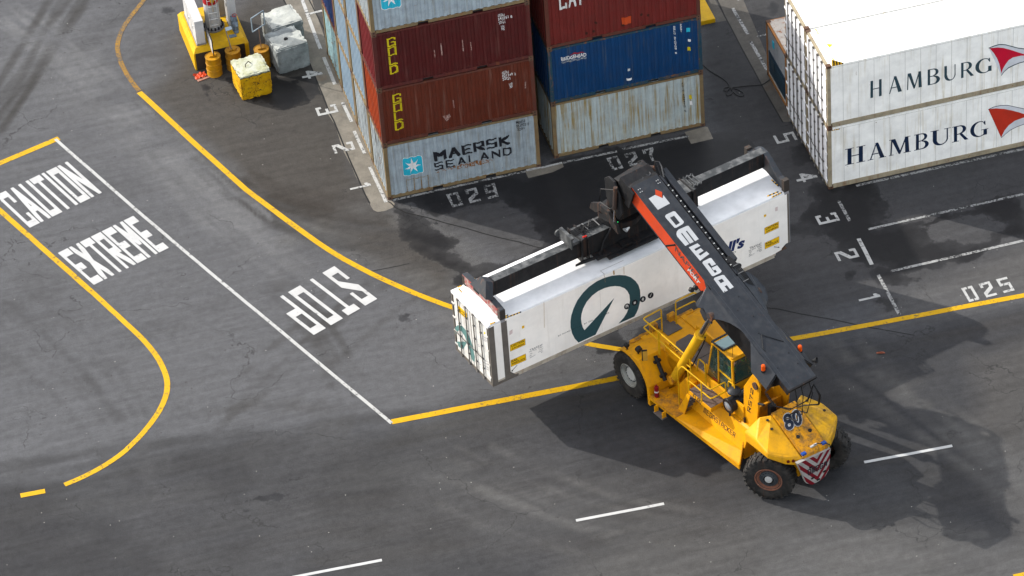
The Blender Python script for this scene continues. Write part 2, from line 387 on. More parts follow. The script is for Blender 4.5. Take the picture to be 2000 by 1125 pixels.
# right-hand yard: the stacks' shade put into the asphalt tone
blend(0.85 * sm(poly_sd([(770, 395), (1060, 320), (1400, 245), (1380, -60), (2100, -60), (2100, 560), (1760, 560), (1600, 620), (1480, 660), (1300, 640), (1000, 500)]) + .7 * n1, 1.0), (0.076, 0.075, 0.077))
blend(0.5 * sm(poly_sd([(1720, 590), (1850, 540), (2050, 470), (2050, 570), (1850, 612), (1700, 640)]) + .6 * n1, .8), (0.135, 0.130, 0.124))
blend(0.6 * sm(poly_sd([(1380, -40), (1620, -40), (1560, 230), (1450, 300), (1390, 240)]) + .3 * n1, .6), (0.058, 0.058, 0.061))  # ground between the stacks darkened again for the shade there
for P, r, a, c in [([(870, 620), (1030, 640), (1150, 650)], .7, .3, (0.165, 0.160, 0.155))]:
    blend(a * np.clip(1 - (seg_dist(pts_w(P)) + .6 * n2) / r, 0, 1), c)
# sweeping tyre marks
rt = random.Random(11)
def marks(P, n, spread, r, a, c):
    for i in range(int(n * 1.6)):
        dx, dy = rt.uniform(-spread, spread), rt.uniform(-spread, spread); m = seg_dist(pts_w([(x + dx + rt.uniform(-8, 8), y + dy + rt.uniform(-8, 8)) for x, y in smooth(P, 2)][::2] if len(P) > 2 else [(x + dx, y + dy) for x, y in P]))
        blend(min(.9, a * 1.5) * rt.uniform(.4, 1) * np.clip(1.4 - 1.4 * m / (r * rt.uniform(.7, 1.3)), 0, 1) * np.clip(.5 + 2.2 * n3 + .8 * n1, 0, 1), c)
def smooth(P, it=2):
    for _ in range(it):
        Q = [P[0]]
        for a, b in zip(P, P[1:]): Q += [(a[0] * .75 + b[0] * .25, a[1] * .75 + b[1] * .25), (a[0] * .25 + b[0] * .75, a[1] * .25 + b[1] * .75)]
        P = Q + [P[-1]]
    return P
DK = (.058, .056, .054); LT = (.150, .150, .152)
marks([(380, 330), (520, 420), (680, 470), (900, 500)], 9, 34, .22, .5, DK); marks([(470, 350), (600, 400), (760, 420)], 8, 22, .18, .55, (.050, .044, .038))
marks([(-60, 1010), (400, 930), (900, 880), (1300, 850)], 12, 90, .3, .5, (.052, .052, .054)); marks([(300, 1120), (800, 1010), (1500, 1000), (2000, 900)], 10, 70, .3, .45, (.060, .058, .057)); marks([(900, 930), (1300, 1080), (1900, 1100)], 8, 60, .25, .45, (.125, .122, .118))
marks([(560, 560), (650, 660), (680, 760), (640, 860)], 6, 40, .2, .4, DK); marks([(20, 40), (150, 140), (330, 300), (520, 460)], 12, 45, .14, .6, (.175, .176, .18)); marks([(82, 122), (130, 170), (175, 206)], 1, 2, .10, .7, (.24, .24, .24)); marks([(100, 60), (230, 210), (400, 400), (600, 560)], 8, 30, .16, .5, (.165, .166, .17)); marks([(-40, 560), (120, 700), (260, 860), (300, 1000)], 6, 70, .2, .4, (.080, .080, .083)); marks([(150, -20), (60, 120), (-30, 260)], 8, 40, .2, .45, DK); marks([(1550, 780), (1700, 730), (2050, 640)], 8, 40, .25, .5, (.060, .058, .058))
marks([(760, 860), (1000, 810), (1250, 760)], 6, 20, .18, .5, DK); marks([(420, 820), (560, 700), (700, 560), (860, 470)], 5, 60, .2, .35, DK); marks([(1640, 700), (1820, 830), (2050, 1000)], 6, 60, .3, .5, (.13, .127, .122)); marks([(60, 1120), (300, 1000), (560, 960)], 6, 50, .3, .5, (.048, .048, .05))
blend(0.5 * sm(poly_sd([(-80, 960), (100, 990), (420, 940), (640, 960), (500, 1125), (380, 1200), (-100, 1200)]) + 1.5 * n1, 2.5), (0.050, 0.050, 0.053))
blend(0.22 * np.clip((vnoise(PX, PY, .22, 9, 4) - .52) * 6, 0, 1), (0.125, 0.126, 0.13)); blend(0.25 * np.clip((vnoise(PX, PY * 1.6, .3, 19, 5) - .56) * 7, 0, 1), (0.058, 0.057, 0.058))
# wet and oily patches (signed distance, sharpened by fine noise in the shader)
wet = np.full(PX.shape, -2.0)
def wetp(px, k=.8):
    global wet
    wet = np.maximum(wet, poly_sd(px) + k * n2 + .25 * n1)
def dry(px, k=.8):
    global wet
    wet = np.minimum(wet, -(poly_sd(px) + k * n2))
wetp([(765, 398), (800, 380), (1060, 320), (1150, 300), (1360, 258), (1450, 262), (1475, 285), (1420, 330), (1440, 380), (1500, 420), (1400, 640), (1250, 560), (1100, 520), (1010, 545), (900, 540), (800, 490), (775, 440)], .5)
dry([(900, 405), (985, 392), (1030, 425), (1060, 480), (1000, 500), (930, 455), (850, 428)], .5)
dry([(845, 440), (900, 428), (960, 445), (1040, 480), (1040, 500), (930, 520), (860, 478)], .6)
dry([(770, 400), (800, 396), (850, 425), (845, 470), (800, 470)], .3)
wetp([(768, 400), (790, 405), (850, 430), (845, 470), (880, 495), (820, 490), (790, 470), (775, 440)], .5)
wetp([(790, 455), (850, 450), (900, 470), (870, 500), (810, 492)], .7)
wetp([(880, 540), (960, 515), (1010, 530), (960, 590), (900, 570)], .6)
wetp([(1600, 375), (1700, 350), (1740, 395), (1730, 440), (1830, 420), (1990, 370), (2020, 460), (1960, 470), (1900, 510), (1760, 540), (1700, 520), (1610, 470), (1560, 430), (1580, 400)], 1.2)
dry([(1750, 350), (2010, 290), (2010, 360), (1850, 410), (1760, 420), (1720, 380)], .6)
dry([(1800, 440), (1900, 415), (1970, 440), (1900, 470), (1820, 465)], .9)
wetp([(1540, 285), (1570, 278), (1585, 310), (1560, 325)], .4)
wetp([(1585, 355), (1650, 365), (1650, 385), (1600, 395), (1575, 380)], .4)
wetp([(1680, 505), (1740, 520), (1790, 545), (1760, 560), (1700, 545)], .6)
wetp([(1655, 525), (1675, 530), (1668, 548), (1652, 542)], .4)
wetp([(1700, 585), (1755, 580), (1750, 600), (1735, 605)], .6)
wetp([(1500, 440), (1600, 430), (1660, 450), (1600, 470), (1540, 460)], .8)
wetp([(430, 150), (480, 150), (600, 150), (640, 140), (650, 175), (560, 215), (490, 195), (450, 175)], .6)
wetp([(318, 15), (334, 18), (330, 27), (318, 24)], .5); wetp([(320, 68), (336, 68), (333, 80), (320, 78)], .5); wetp([(392, 160), (404, 166), (410, 195), (398, 180)], .5)
wetp([(352, 185), (366, 186), (363, 195), (353, 195)], .25)
wetp([(1500, 0), (1522, 2), (1526, 22), (1508, 32), (1496, 18)], .1)
wetp([(1430, 205), (1452, 203), (1450, 212), (1432, 212)], .25)
wetp([(770, 612), (800, 612), (800, 630), (775, 632)], .5)
wetp([(1310, 600), (1350, 560), (1420, 560), (1400, 620), (1330, 640), (1230, 665), (1260, 630)], .6)
wetp([(1150, 660), (1215, 640), (1230, 690), (1180, 690)], .9)
wetp([(470, 990), (560, 965), (540, 960), (460, 975)], 1.6)
wet = np.clip(wet, -2, 2)
verts = np.stack([PX, PY, np.zeros_like(PX)], 1)
idx = np.arange(NX * NY).reshape(NY, NX)
quads = np.stack([idx[:-1, :-1], idx[:-1, 1:], idx[1:, 1:], idx[1:, :-1]], -1).reshape(-1, 4)
BIG = 900.0
ring = np.array([(X0, Y0), (X1, Y0), (X1, Y1), (X0, Y1)]); out = np.array([(-BIG, -BIG), (BIG, -BIG), (BIG, BIG), (-BIG, BIG)])
ov = np.hstack([out, np.zeros((4, 1))]); b0 = NX * NY
cor = [idx[0, 0], idx[0, -1], idx[-1, -1], idx[-1, 0]]
extra = [[cor[i], b0 + i, b0 + (i + 1) % 4, cor[(i + 1) % 4]] for i in range(4)]
me = bpy.data.meshes.new('ground'); allv = np.vstack([verts, ov])
me.from_pydata(allv.tolist(), [], quads.tolist() + [list(map(int, e)) for e in extra])
tc_ = np.vstack([tone, np.ones((4, 3)) * .09]) * GS; ca_ = me.color_attributes.new('tone', 'FLOAT_COLOR', 'POINT')
ca_.data.foreach_set('color', np.hstack([tc_, np.ones((len(tc_), 1))]).astype(np.float32).ravel())
wa = me.attributes.new('wet', 'FLOAT', 'POINT'); wa.data.foreach_set('value', np.append(wet, [-2] * 4).astype(np.float32))
def asphalt():
    m, n, b = newmat('asphalt'); L = n.links
    a = N(n, 'ShaderNodeAttribute', attribute_name='tone'); wt = N(n, 'ShaderNodeAttribute', attribute_name='wet'); tc = N(n, 'ShaderNodeTexCoord')
    def noise(sc, det=4, rg=.6, map_=None):
        t = N(n, 'ShaderNodeTexNoise', i_Scale=sc, i_Detail=det, i_Roughness=rg)
        if map_:
            mp = N(n, 'ShaderNodeMapping'); mp.inputs['Scale'].default_value = map_[0]; mp.inputs['Rotation'].default_value = (0, 0, map_[1]); L.new(tc.outputs['Object'], mp.inputs[0]); L.new(mp.outputs[0], t.inputs['Vector'])
        else: L.new(tc.outputs['Object'], t.inputs['Vector'])
        return t.outputs[0]
    grain = ramp(n, noise(34, 3), .25, .75); mid = ramp(n, noise(3.2, 8, .68), .25, .75); st = ramp(n, noise(1.0, 9, .70, ((.28, 2.6, 1), .12)), .3, .7); st2 = ramp(n, noise(1.0, 6, .62, ((.3, 3.2, 1), -.75)), .4, .7)
    c = a.outputs['Color']
    c = mix(n, 1.0, c, mix(n, grain, (.60, .60, .60), (1.38, 1.38, 1.37)), 'MULTIPLY')
    c = mix(n, 1.0, c, mix(n, mid, (.80, .80, .80), (1.19, 1.19, 1.20)), 'MULTIPLY')
    c = mix(n, 1.0, c, mix(n, st, (.88, .875, .87), (1.10, 1.10, 1.11)), 'MULTIPLY')
    c = mix(n, .6, c, mix(n, st2, (1.06, 1.06, 1.06), (.80, .80, .81)), 'MULTIPLY')
    sp = N(n, 'ShaderNodeTexVoronoi', i_Scale=2.3); L.new(tc.outputs['Object'], sp.inputs['Vector'])
    spk = math_(n, 'MULTIPLY', math_(n, 'LESS_THAN', sp.outputs['Distance'], .028), ramp(n, noise(.6, 2), .46, .5)); c = mix(n, spk, c, (.5, .48, .44))
    sp2 = N(n, 'ShaderNodeTexVoronoi', i_Scale=1.7, feature='F1'); mp2 = N(n, 'ShaderNodeMapping'); mp2.inputs['Location'].default_value = (31, 17, 0); L.new(tc.outputs['Object'], mp2.inputs[0]); L.new(mp2.outputs[0], sp2.inputs['Vector'])
    c = mix(n, math_(n, 'MULTIPLY', math_(n, 'LESS_THAN', sp2.outputs['Distance'], .05), .75), c, (.03, .028, .026))
    vc = N(n, 'ShaderNodeTexVoronoi', i_Scale=.22, feature='DISTANCE_TO_EDGE'); wn = N(n, 'ShaderNodeTexNoise', i_Scale=1.1, i_Detail=6.0); L.new(tc.outputs['Object'], wn.inputs['Vector']); va = N(n, 'ShaderNodeVectorMath', operation='SCALE'); va.inputs['Scale'].default_value = 1.6; L.new(wn.outputs['Color'], va.inputs[0]); vb = N(n, 'ShaderNodeVectorMath', operation='ADD'); L.new(tc.outputs['Object'], vb.inputs[0]); L.new(va.outputs[0], vb.inputs[1]); L.new(vb.outputs[0], vc.inputs['Vector'])
    c = mix(n, math_(n, 'MULTIPLY', math_(n, 'LESS_THAN', vc.outputs['Distance'], .0035), math_(n, 'MULTIPLY', ramp(n, noise(.35, 2), .50, .56), .6)), c, (.018, .018, .018))
    wv = math_(n, 'ADD', wt.outputs['Fac'], math_(n, 'MULTIPLY', math_(n, 'SUBTRACT', noise(2.6, 9, .72), .5), .9))
    spot = math_(n, 'MULTIPLY', ramp(n, noise(5.5, 5, .7), .60, .63), ramp(n, wv, -.75, -.35)); wf = math_(n, 'MAXIMUM', ramp(n, wv, -.03, .07), spot); wf2 = math_(n, 'MULTIPLY', wf, ramp(n, math_(n, 'ADD', wv, math_(n, 'MULTIPLY', math_(n, 'SUBTRACT', noise(.9, 5), .5), 2.5)), -.1, .6))
    c = mix(n, math_(n, 'MULTIPLY', wf, .62), c, (.010, .010, .0112)); c = mix(n, math_(n, 'MULTIPLY', wf2, .6), c, (.006, .006, .0068))
    L.new(c, b.inputs['Base Color'])
    r = N(n, 'ShaderNodeMapRange', n3=.82, n4=.5); L.new(wf, r.inputs[0]); L.new(r.outputs[0], b.inputs['Roughness'])
    b.inputs['Specular IOR Level'].default_value = .12
    bp = N(n, 'ShaderNodeBump', i_Strength=.35, i_Distance=.012); L.new(noise(26, 5), bp.inputs['Height']); L.new(bp.outputs[0], b.inputs['Normal'])
    return m
link(me, 'ground', asphalt(), kind='structure')

# ---------------------------------------------------------------- concrete strips and painted markings
def conc(name, rgb, rough=.8, k=1.0):
    if name in MATS: return MATS[name]
    m, n, b = newmat(name); tc = N(n, 'ShaderNodeTexCoord')
    def noise(sc, det, rg=.6):
        t = N(n, 'ShaderNodeTexNoise', i_Scale=sc, i_Detail=det, i_Roughness=rg); n.links.new(tc.outputs['Object'], t.inputs['Vector']); return t.outputs[0]
    c = mix(n, ramp(n, noise(1.4, 8, .7), .3, .7), [x * (1 - .35 * k) for x in rgb], [x * (1 + .2 * k) for x in rgb])
    c = mix(n, ramp(n, noise(12, 6, .7), .55, .8), c, [x * .55 for x in rgb]); c = mix(n, math_(n, 'MULTIPLY', ramp(n, noise(.8, 5, .7), .58, .7), .5), c, (rgb[0] * 1.0, rgb[1] * .72, rgb[2] * .52))
    n.links.new(c, b.inputs['Base Color']); b.inputs['Roughness'].default_value = rough
    bp = N(n, 'ShaderNodeBump', i_Strength=.5, i_Distance=.02); n.links.new(noise(9, 6), bp.inputs['Height']); n.links.new(bp.outputs[0], b.inputs['Normal'])
    MATS[name] = m; return m
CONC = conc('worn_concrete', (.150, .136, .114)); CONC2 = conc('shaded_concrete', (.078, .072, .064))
gz = .004
def strip(loop, name, mat, z=.004): return pxpoly([loop], GROUND(z), name, mat, kind='structure')
strip([(540, -40), (556, 0), (572, 35), (590, 80), (607, 128), (624, 176), (637, 203), (640, 222), (655, 245), (664, 275), (672, 298), (686, 323), (695, 345), (706, 365), (712, 380), (719, 388), (724, 402), (729, 410), (737, 414), (752, 412), (768, 405), (771, 398), (764, 391), (760, 391.5), (760, 380), (700, 228), (640, 90), (612, 10), (600, -40)], 'pavement', CONC)
strip([(1025, 333), (1098, 317), (1101, 326), (1080, 336), (1032, 348)], 'pavement', CONC)
strip([(1337, 258), (1377, 247), (1382, 248), (1393, 271), (1350, 281)], 'pavement', CONC)
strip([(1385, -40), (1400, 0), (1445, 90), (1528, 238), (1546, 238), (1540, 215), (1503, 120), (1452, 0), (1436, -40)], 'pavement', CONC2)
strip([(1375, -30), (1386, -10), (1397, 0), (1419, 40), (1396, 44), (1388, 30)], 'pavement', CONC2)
WHITE = worn('worn_white_line', (.36, .36, .35), (.06, .06, .06), .40, .47, 10)
WORDW = worn('white_word_paint', (.40, .40, .395), (.075, .075, .076), .33, .42, 7)
WHITE2 = worn('patchy_shaded_white', (.27, .27, .265), (.025, .025, .026), .45, .53, 11)  # patchy white, dimmed in colour for markings that lie in shade
YEL = worn('yellow_line_paint', (.46, .265, .003), (.12, .085, .03), .385, .46, 9); YELW = worn('worn_yellow_line', (.24, .125, .012), (.06, .055, .05), .42, .56, 12)
def line(pts, wd, name, mat, z=.008):
    P = [G(*p) for p in pts]; vs = []; 
    Q = []
    for a, b in zip(P, P[1:]):
        k = max(1, int((b - a).length / .7)); Q += [a.lerp(b, i / k) for i in range(k)]
    Q.append(P[-1])
    for i, p in enumerate(Q):
        d = (Q[min(i + 1, len(Q) - 1)] - Q[max(i - 1, 0)]).normalized(); nn = Vector((-d.y, d.x, 0)); j = random.uniform(-.006, .006)
        vs += [p + nn * (wd / 2 + j) + Vector((0, 0, z)), p - nn * (wd / 2 - j) + Vector((0, 0, z))]
    fs = [(2 * i, 2 * i + 1, 2 * i + 3, 2 * i + 2) for i in range(len(Q) - 1)]
    return finish(vs, fs, name, mat, kind='structure')
def smooth(P, it=2):
    for _ in range(it):
        Q = [P[0]]
        for a, b in zip(P, P[1:]): Q += [(a[0] * .75 + b[0] * .25, a[1] * .75 + b[1] * .25), (a[0] * .25 + b[0] * .75, a[1] * .25 + b[1] * .75)]
        P = Q + [P[-1]]
    return P
line(smooth([(300, -25), (282, 0), (245, 45), (228, 82), (232, 115), (250, 150), (272, 178)]), .19, 'yellow_line', YELW)
line([(272, 180), (380, 280), (480, 370)] + smooth([(480, 370), (565, 434), (655, 499), (770, 557), (882, 601), (1010, 640), (1150, 673), (1215, 683)])[1:], .23, 'yellow_line', YEL)
line([(0 - 60, 348), (0, 319), (115, 270)], .26, 'yellow_line', YEL)
line([(-60, 357), (0, 411), (178, 569)], .22, 'yellow_line', YEL)
line(smooth([(178, 569), (236, 622), (301, 684), (327, 735), (327, 772), (301, 821), (251, 877), (201, 912), (156, 935), (126, 947)]), .21, 'yellow_line', YEL)
line([(40, 968), (88, 959)], .23, 'yellow_line', YEL)
line([(765, 824), (1205, 739), (1330, 712)], .27, 'yellow_line', YEL)
line([(1400, 693), (1535, 664), (1690, 636), (2000, 577), (2060, 565)], .24, 'yellow_line', YEL)
line([(1980, 1127), (2060, 1110)], .24, 'yellow_line', YEL)
line([(108, 272), (260, 405), (430, 549), (600, 690), (765, 827)], .13, 'white_line', WHITE, .010)
for a, b in [((1688, 903), (1860, 871)), ((1125, 1017), (1297, 984)), ((570, 1128), (746, 1094))]: line([a, b], .13, 'white_line', WORDW)
line([(590, 0), (626, 96)], .14, 'white_line', WHITE, .009); line([(574, -40), (588, -5)], .14, 'white_line', WHITE, .009); line([(632, 112), (654, 165)], .14, 'white_line', WHITE, .009)
for a, b in [((669, 200), (687, 238)), ((692, 256), (712, 300)), ((722, 326), (754, 395))]: line([a, b], .13, 'white_line', WHITE, .009)
line([(602, 28), (629, 21)], .12, 'white_line', WHITE, .0095)
line([(768, 391), (900, 362), (1026, 335)], .12, 'white_line', WHITE2, .010); line([(1028, 333), (1056, 327)], .12, 'white_line', WHITE, .010)
line([(1057, 328), (1098, 318)], .10, 'white_line', WHITE, .012)
line([(1100, 318), (1205, 296)], .12, 'white_line', WHITE2, .010); line([(1216, 292), (1345, 266)], .12, 'white_line', WHITE2, .010)
line([(1638, 392), (1660, 432)], .13, 'white_line', WHITE2); line([(1677, 466), (1703, 517)], .15, 'white_line', WHITE); line([(1715, 537), (1757, 615)], .13, 'white_line', WHITE2)
line([(1696, 448), (2000, 379), (2050, 368)], .12, 'white_line', WHITE2); line([(1739, 530.5), (2000, 470), (2050, 459)], .13, 'white_line', WHITE2); line([(1672, 363), (2000, 291), (2050, 280)], .13, 'white_line', WHITE2)
line([(1431, 16), (1461, 67)], .13, 'white_line', WHITE2, .009); line([(1466, 81), (1498, 137)], .13, 'white_line', WHITE2, .009); line([(1440, 0), (1452, -3)], .12, 'white_line', WHITE2, .009); line([(1479, 72), (1499, 67)], .1, 'white_line', WHITE2, .009)
def word(textx, quad, pw, ph, mat=WORDW, gap=.2, widths=None, name='painted_lettering', z=.012):
    return decal(word_polys(textx, pw, ph, gap, widths), quad, GROUND(z), name, mat, kind='structure')
word('CAUTION', [(-9, 382), (131.4, 315.4), (199, 376), (58.3, 444.8)], .27, .15, gap=.10)
word('EXTREME', [(112.9, 494), (260.2, 421.5), (329.8, 483.8), (183.4, 556.3)], .27, .17, gap=.12)
word('sTOP', [(736.9, 583.6), (612.9, 654.2), (529, 589.5), (653, 519.6)], .24, .15, gap=.42)
word('029', [(871, 380), (966, 357), (974, 384), (884, 405)], .24, .15, WHITE2, gap=.62)
word('027', [(1184, 309), (1275, 287.5), (1285, 312), (1197, 333)], .24, .15, WHITE2, gap=.62)
word('025', [(1877, 563), (1966, 540.5), (1982, 567), (1893, 590)], .24, .15, WHITE, gap=.62)
PWN, PHN = .24, .13
for ch, c, mt in [('1', (-.81, 1.15), WHITE), ('2', (-.84, 3.76), WHITE), ('3', (-.89, 6.32), WHITE), ('4', (-.9, 8.82), WHITE), ('5', (-.95, 12.9), WHITE),
                  ('1', (15.29, -11.64), WHITE), ('2', (15.32, -9.0), WHITE), ('3', (15.34, -6.73), WHITE), ('4', (15.39, -4.09), WHITE), ('5', (15.41, -1.5), WHITE)]:
    hx, hy = .41, (.27 if ch != '1' else .22)      # the figure's top points to +x
    vs_, fs_ = union(stroke_polys(ch, PWN, PHN)); finish([Vector((c[0] - hx + v * 2 * hx, c[1] + hy - u * 2 * hy, .013)) for u, v in vs_], fs_, 'painted_lettering', mt, kind='structure')
# tar seams; the first dark line paints the left stack's shadow edge
TAR = plain('tar', (.012, .012, .012), .7)
for P, wd in [([(758, 393), (775, 410), (850, 430), (930, 452), (1000, 470), (1060, 486)], .05), ([(1490, 600), (1530, 606), (1660, 632), (1785, 656)], .04), ([(604, 0), (635, 60)], .05), ([(540, -30), (572, 36), (607, 128), (639, 210), (655, 246), (690, 330), (722, 398)], .06), ([(725, 530), (800, 515), (885, 590)][:2], .03), ([(1400, -2), (1420, 42), (1528, 240)], .05)]:
    pp = [(x + random.uniform(-1, 1), y + random.uniform(-1, 1)) for x, y in smooth(P, 1)]; line(pp, wd, 'seam_shade_line', TAR, .0065)

# ================================================================ containers
CAST = paint('rusty_casting', (.10, .055, .035), .75, .5, .3, .4)
DARK = plain('dark_void', (.012, .012, .012), .8)
RUBBER = plain('black_rubber', (.02, .02, .02), .75)
def T3(x, y, z, yaw=0): return Matrix.Translation((x, y, z)) @ Matrix.Rotation(yaw, 4, 'Z')
def corner_castings(r, L, W, H, mat=None):
    for x in (0, L):
        for y in (0, W):
            for z in (0, H):
                sx = 1 if x == 0 else -1; sy = 1 if y == 0 else -1; sz = 1 if z == 0 else -1; e = .006
                mb = MB(); a = sorted((x - sx * e, x + sx * .178)); b = sorted((y - sy * e, y + sy * .162)); c = sorted((z, z + sz * .118))
                mb.box(*a, *b, *c)
                cx, cz = x + sx * .09, z + sz * .06
                for k in range(1): mb.prism([(cx + .035 * math.cos(t), cz + .022 * math.sin(t)) for t in [i * math.pi / 5 for i in range(10)]], 'y', y - sy * (e + .001), y - sy * (e + .004), 1)
                mb.prism([(y + sy * .08 + .03 * math.cos(t), cz + .022 * math.sin(t)) for t in [i * math.pi / 5 for i in range(10)]], 'x', x - sx * (e + .001), x - sx * (e + .004), 1)
                mb.build('corner_casting', [mat or CAST, DARK], r, bevel=.008)
def cframe(r, L, W, H, mat, pockets=True, rail=.13, postw=.15):
    mb = MB()
    for x in (0, L - postw):
        for y in (0, W - .12): mb.box(x, x + postw, y, y + .12, .118, H - .118)
    for y in (0.0, W - .07):
        mb.box(.178, L - .178, y, y + .07, H - .09, H - .012)
        segs = [(.178, L - .178)]
        if pockets: c = L / 2; segs = [(.178, c - 1.25), (c - .85, c + .85), (c + 1.25, L - .178)]
        for a, b in segs: mb.box(a, b, y, y + .07, .03, .03 + rail)
        if pockets:
            for a in (c - 1.25, c + .85): mb.box(a, a + .4, y + (.05 if y == 0 else 0), y + (.07 if y == 0 else .02), .04, .03 + rail, 1); mb.box(a, a + .4, y + .002, y + .068, .03 + rail - .02, .03 + rail, 0)
    for x in (0, L - .09):
        mb.box(x, x + .09, .162, W - .162, H - .10, H - .012); mb.box(x, x + .09, .162, W - .162, .02, .15)
    mb.build('frame', [mat, DARK], r, bevel=.006)
def corr_panel(r, name, L0, L1, y, z0, z1, mat, sgn=-1, axis='x', p=.278, d=.036, off=.3):
    xs = breaks(L0, L1, p, off); vs = []; 
    for x in xs:
        dd = -cdepth(x, p, d, off) * (1 if sgn < 0 else -1); c = y + dd
        for z in (z0, z1): vs.append((x, c, z) if axis == 'x' else (c, x, z))
    fs = [(2 * i, 2 * i + 2, 2 * i + 3, 2 * i + 1) for i in range(len(xs) - 1)]
    me = me_from(vs, fs, name); o = link(me, name, mat, r, world=False)
    s = o.modifiers.new('thickness', 'SOLIDIFY'); s.thickness = .004; s.offset = 0
    return o
def roof_corr(r, L, W, H, mat):
    xs = breaks(.1, L - .1, .22, .1); vs = []
    for x in xs:
        dd = cdepth(x, .22, .02, .1) * .8 - .02
        for y in (.07, W - .07): vs.append((x, y, H + dd))
    me = me_from(vs, [(2 * i, 2 * i + 1, 2 * i + 3, 2 * i + 2) for i in range(len(xs) - 1)], 'roof_panel'); o = link(me, 'roof_panel', mat, r, world=False)
    s = o.modifiers.new('thickness', 'SOLIDIFY'); s.thickness = .004; s.offset = 0
def dry_container(x, y, z, mat, label, fmat=None, L=6.058, W=2.438, H=2.591, endmat=None, group='twenty-foot containers stacked on the quay', end_p=.275):
    r = root('shipping_container', label, 'container', T3(x, y, z), group); fm = fmat or mat
    cframe(r, L, W, H, fm); corner_castings(r, L, W, H)
    corr_panel(r, 'side_panel', .15, L - .15, .018, .15, H - .085, mat, -1)
    corr_panel(r, 'side_panel', .15, L - .15, W - .018, .15, H - .085, mat, 1)
    corr_panel(r, 'end_panel', .12, W - .12, .02, .14, H - .095, endmat or mat, -1, 'y', end_p, .115, .13)
    MB().box(L - .05, L - .02, .12, W - .12, .14, H - .1).build('door_panel', mat, r)
    roof_corr(r, L, W, H, mat); MB().box(.1, L - .1, .07, W - .07, .12, .15).build('floor', CAST, r)
    return r
MAERSK = paint('grey_blue_paint', (.29, .345, .385), .55, .22, .5, .25, streakc=(.16, .15, .12))
RUSTW = paint('rusty_pale_paint', (.36, .40, .42), .6, .5, .95, .25, streakc=(.05, .045, .04)); LBLUE = paint('light_blue_paint', (.235, .31, .38), .55, .15, .15, .12)
GOLDU = paint('maroon_paint', (.058, .0072, .0075), .5, .05, .12, .15, streakc=(.22, .12, .10)); GOLDL = paint('brown_orange_paint', (.090, .0185, .0095), .5, .08, .14, .15, streakc=(.3, .2, .16))
ORANGE_END = paint('sunlit_orange_end', (.30, .045, .012), .5, .15, .2, .2); RED_END = paint('sunlit_red_end', (.15, .017, .020), .5, .05, .1, .15)  # ends are brighter copies of the GOLD side paints, sunlight in the colour
BLUE = paint('deep_blue_paint', (.003, .034, .108), .5, .14, .22, .12, streakc=(.10, .10, .07)); NAVY = paint('navy_paint', (.01, .035, .13), .5, .25, .2, .2)
CAIRED = paint('oxide_red_paint', (.115, .014, .012), .55, .25, .20, .15, rustc=(.10, .03, .02)); PALE = paint('pale_grey_green_paint', (.36, .42, .43), .55, .18, 1.0, .15, streakc=(.22, .15, .03))
OCHRE = paint('ochre_rust_frame', (.17, .125, .065), .7, .45, .4, .35); BROWNF = paint('brown_frame', (.085, .026, .018), .65, .3, .3, .3); BLUEF = paint('blue_rust_frame', (.012, .045, .07), .6, .65, .4, .3); MAROONF = paint('maroon_frame', (.07, .014, .013), .6, .3, .3, .25); GREYF = paint('grey_rust_frame', (.22, .21, .16), .6, .5, .4, .3); TEALW = paint('teal_white_paint', (.30, .46, .48), .6, .65, .5, .25)
LW = paint('yellow_letter_paint', (.50, .40, .008), .5, .0, .15, .25, streakc=(.1, .03, .02)); WT = paint('white_letter_paint', (.72, .72, .72), .5, .0, .1, .2); BK = paint('black_letter_paint', (.012, .013, .018), .5, .0, .0, .1, bump=0); SKY = paint('sky_blue_decal', (.02, .38, .52), .5, .0, .1, .1); SILV = paint('silver_letter_paint', (.45, .47, .48), .5, 0, .1, .2)
RP = 2.51   # row pitch
def rowy(k): return k * RP
fa = Plane((0, 0, 0), (0, -1, 0), .004); CR20 = (.16, 5.9)
c = dry_container(0, 0, 0, MAERSK, 'grey-blue container lettered MAERSK SEALAND on the ground at the corner of the left stack', OCHRE, endmat=RUSTW)
decal(word_polys('MAERSK', .25, .155, .16, [1.15, 1.1, .9, 1, 1, 1]), [(846, 298), (995, 264), (997, 282), (849, 316)], fa, 'lettering', BK, c, CR20)
decal(word_polys('SEALAND', .17, .16, .34), [(848, 319.5), (999, 287), (1000, 302), (850, 334)], fa, 'lettering', BK, c, CR20)
def star(cx, cy, r, k=7, rot=0, ax=(1, -.22), ay=(-.07, -.92)):
    P = []
    for i in range(2 * k):
        a = rot + math.pi * i / k; q = r if i % 2 == 0 else r * .38
        P.append((cx + q * (math.cos(a) * ax[0] + math.sin(a) * ax[1] * 0 + math.sin(a) * ay[0] * -1 * 0) + 0, 0))
    return P
def badge(cont, q, plane):
    sq = []
    for cx, cy, a0 in ((.88, .88, 0), (.12, .88, 90), (.12, .12, 180), (.88, .12, 270)):
        for i in range(4): a = math.radians(a0 + i * 30); sq.append((cx + .12 * math.cos(a), cy + .12 * math.sin(a)))
    def mk(P, nm, mt, lift): return pxpoly([[bil(q, *p) for p in P]], Plane(plane.p0, plane.n, lift), nm, mt, cont, CR20)
    mk(sq, 'emblem_plate', WT, 0.0); mk([((x - .5) * .95 + .5, (y - .5) * .95 + .5) for x, y in sq], 'emblem_plate', SKY, .004)
    mk([(.5 + (.42 if i % 2 == 0 else .15) * math.cos(math.pi / 2 + .1 + math.pi * i / 7), .5 + (.42 if i % 2 == 0 else .15) * math.sin(math.pi / 2 + .1 + math.pi * i / 7)) for i in range(14)], 'emblem_star', WT, .008)
badge(c, [(785, 310.5), (824.5, 303), (828, 337.5), (788, 346)], fa)
SMALL = dict(bold=.01, corr=CR20)
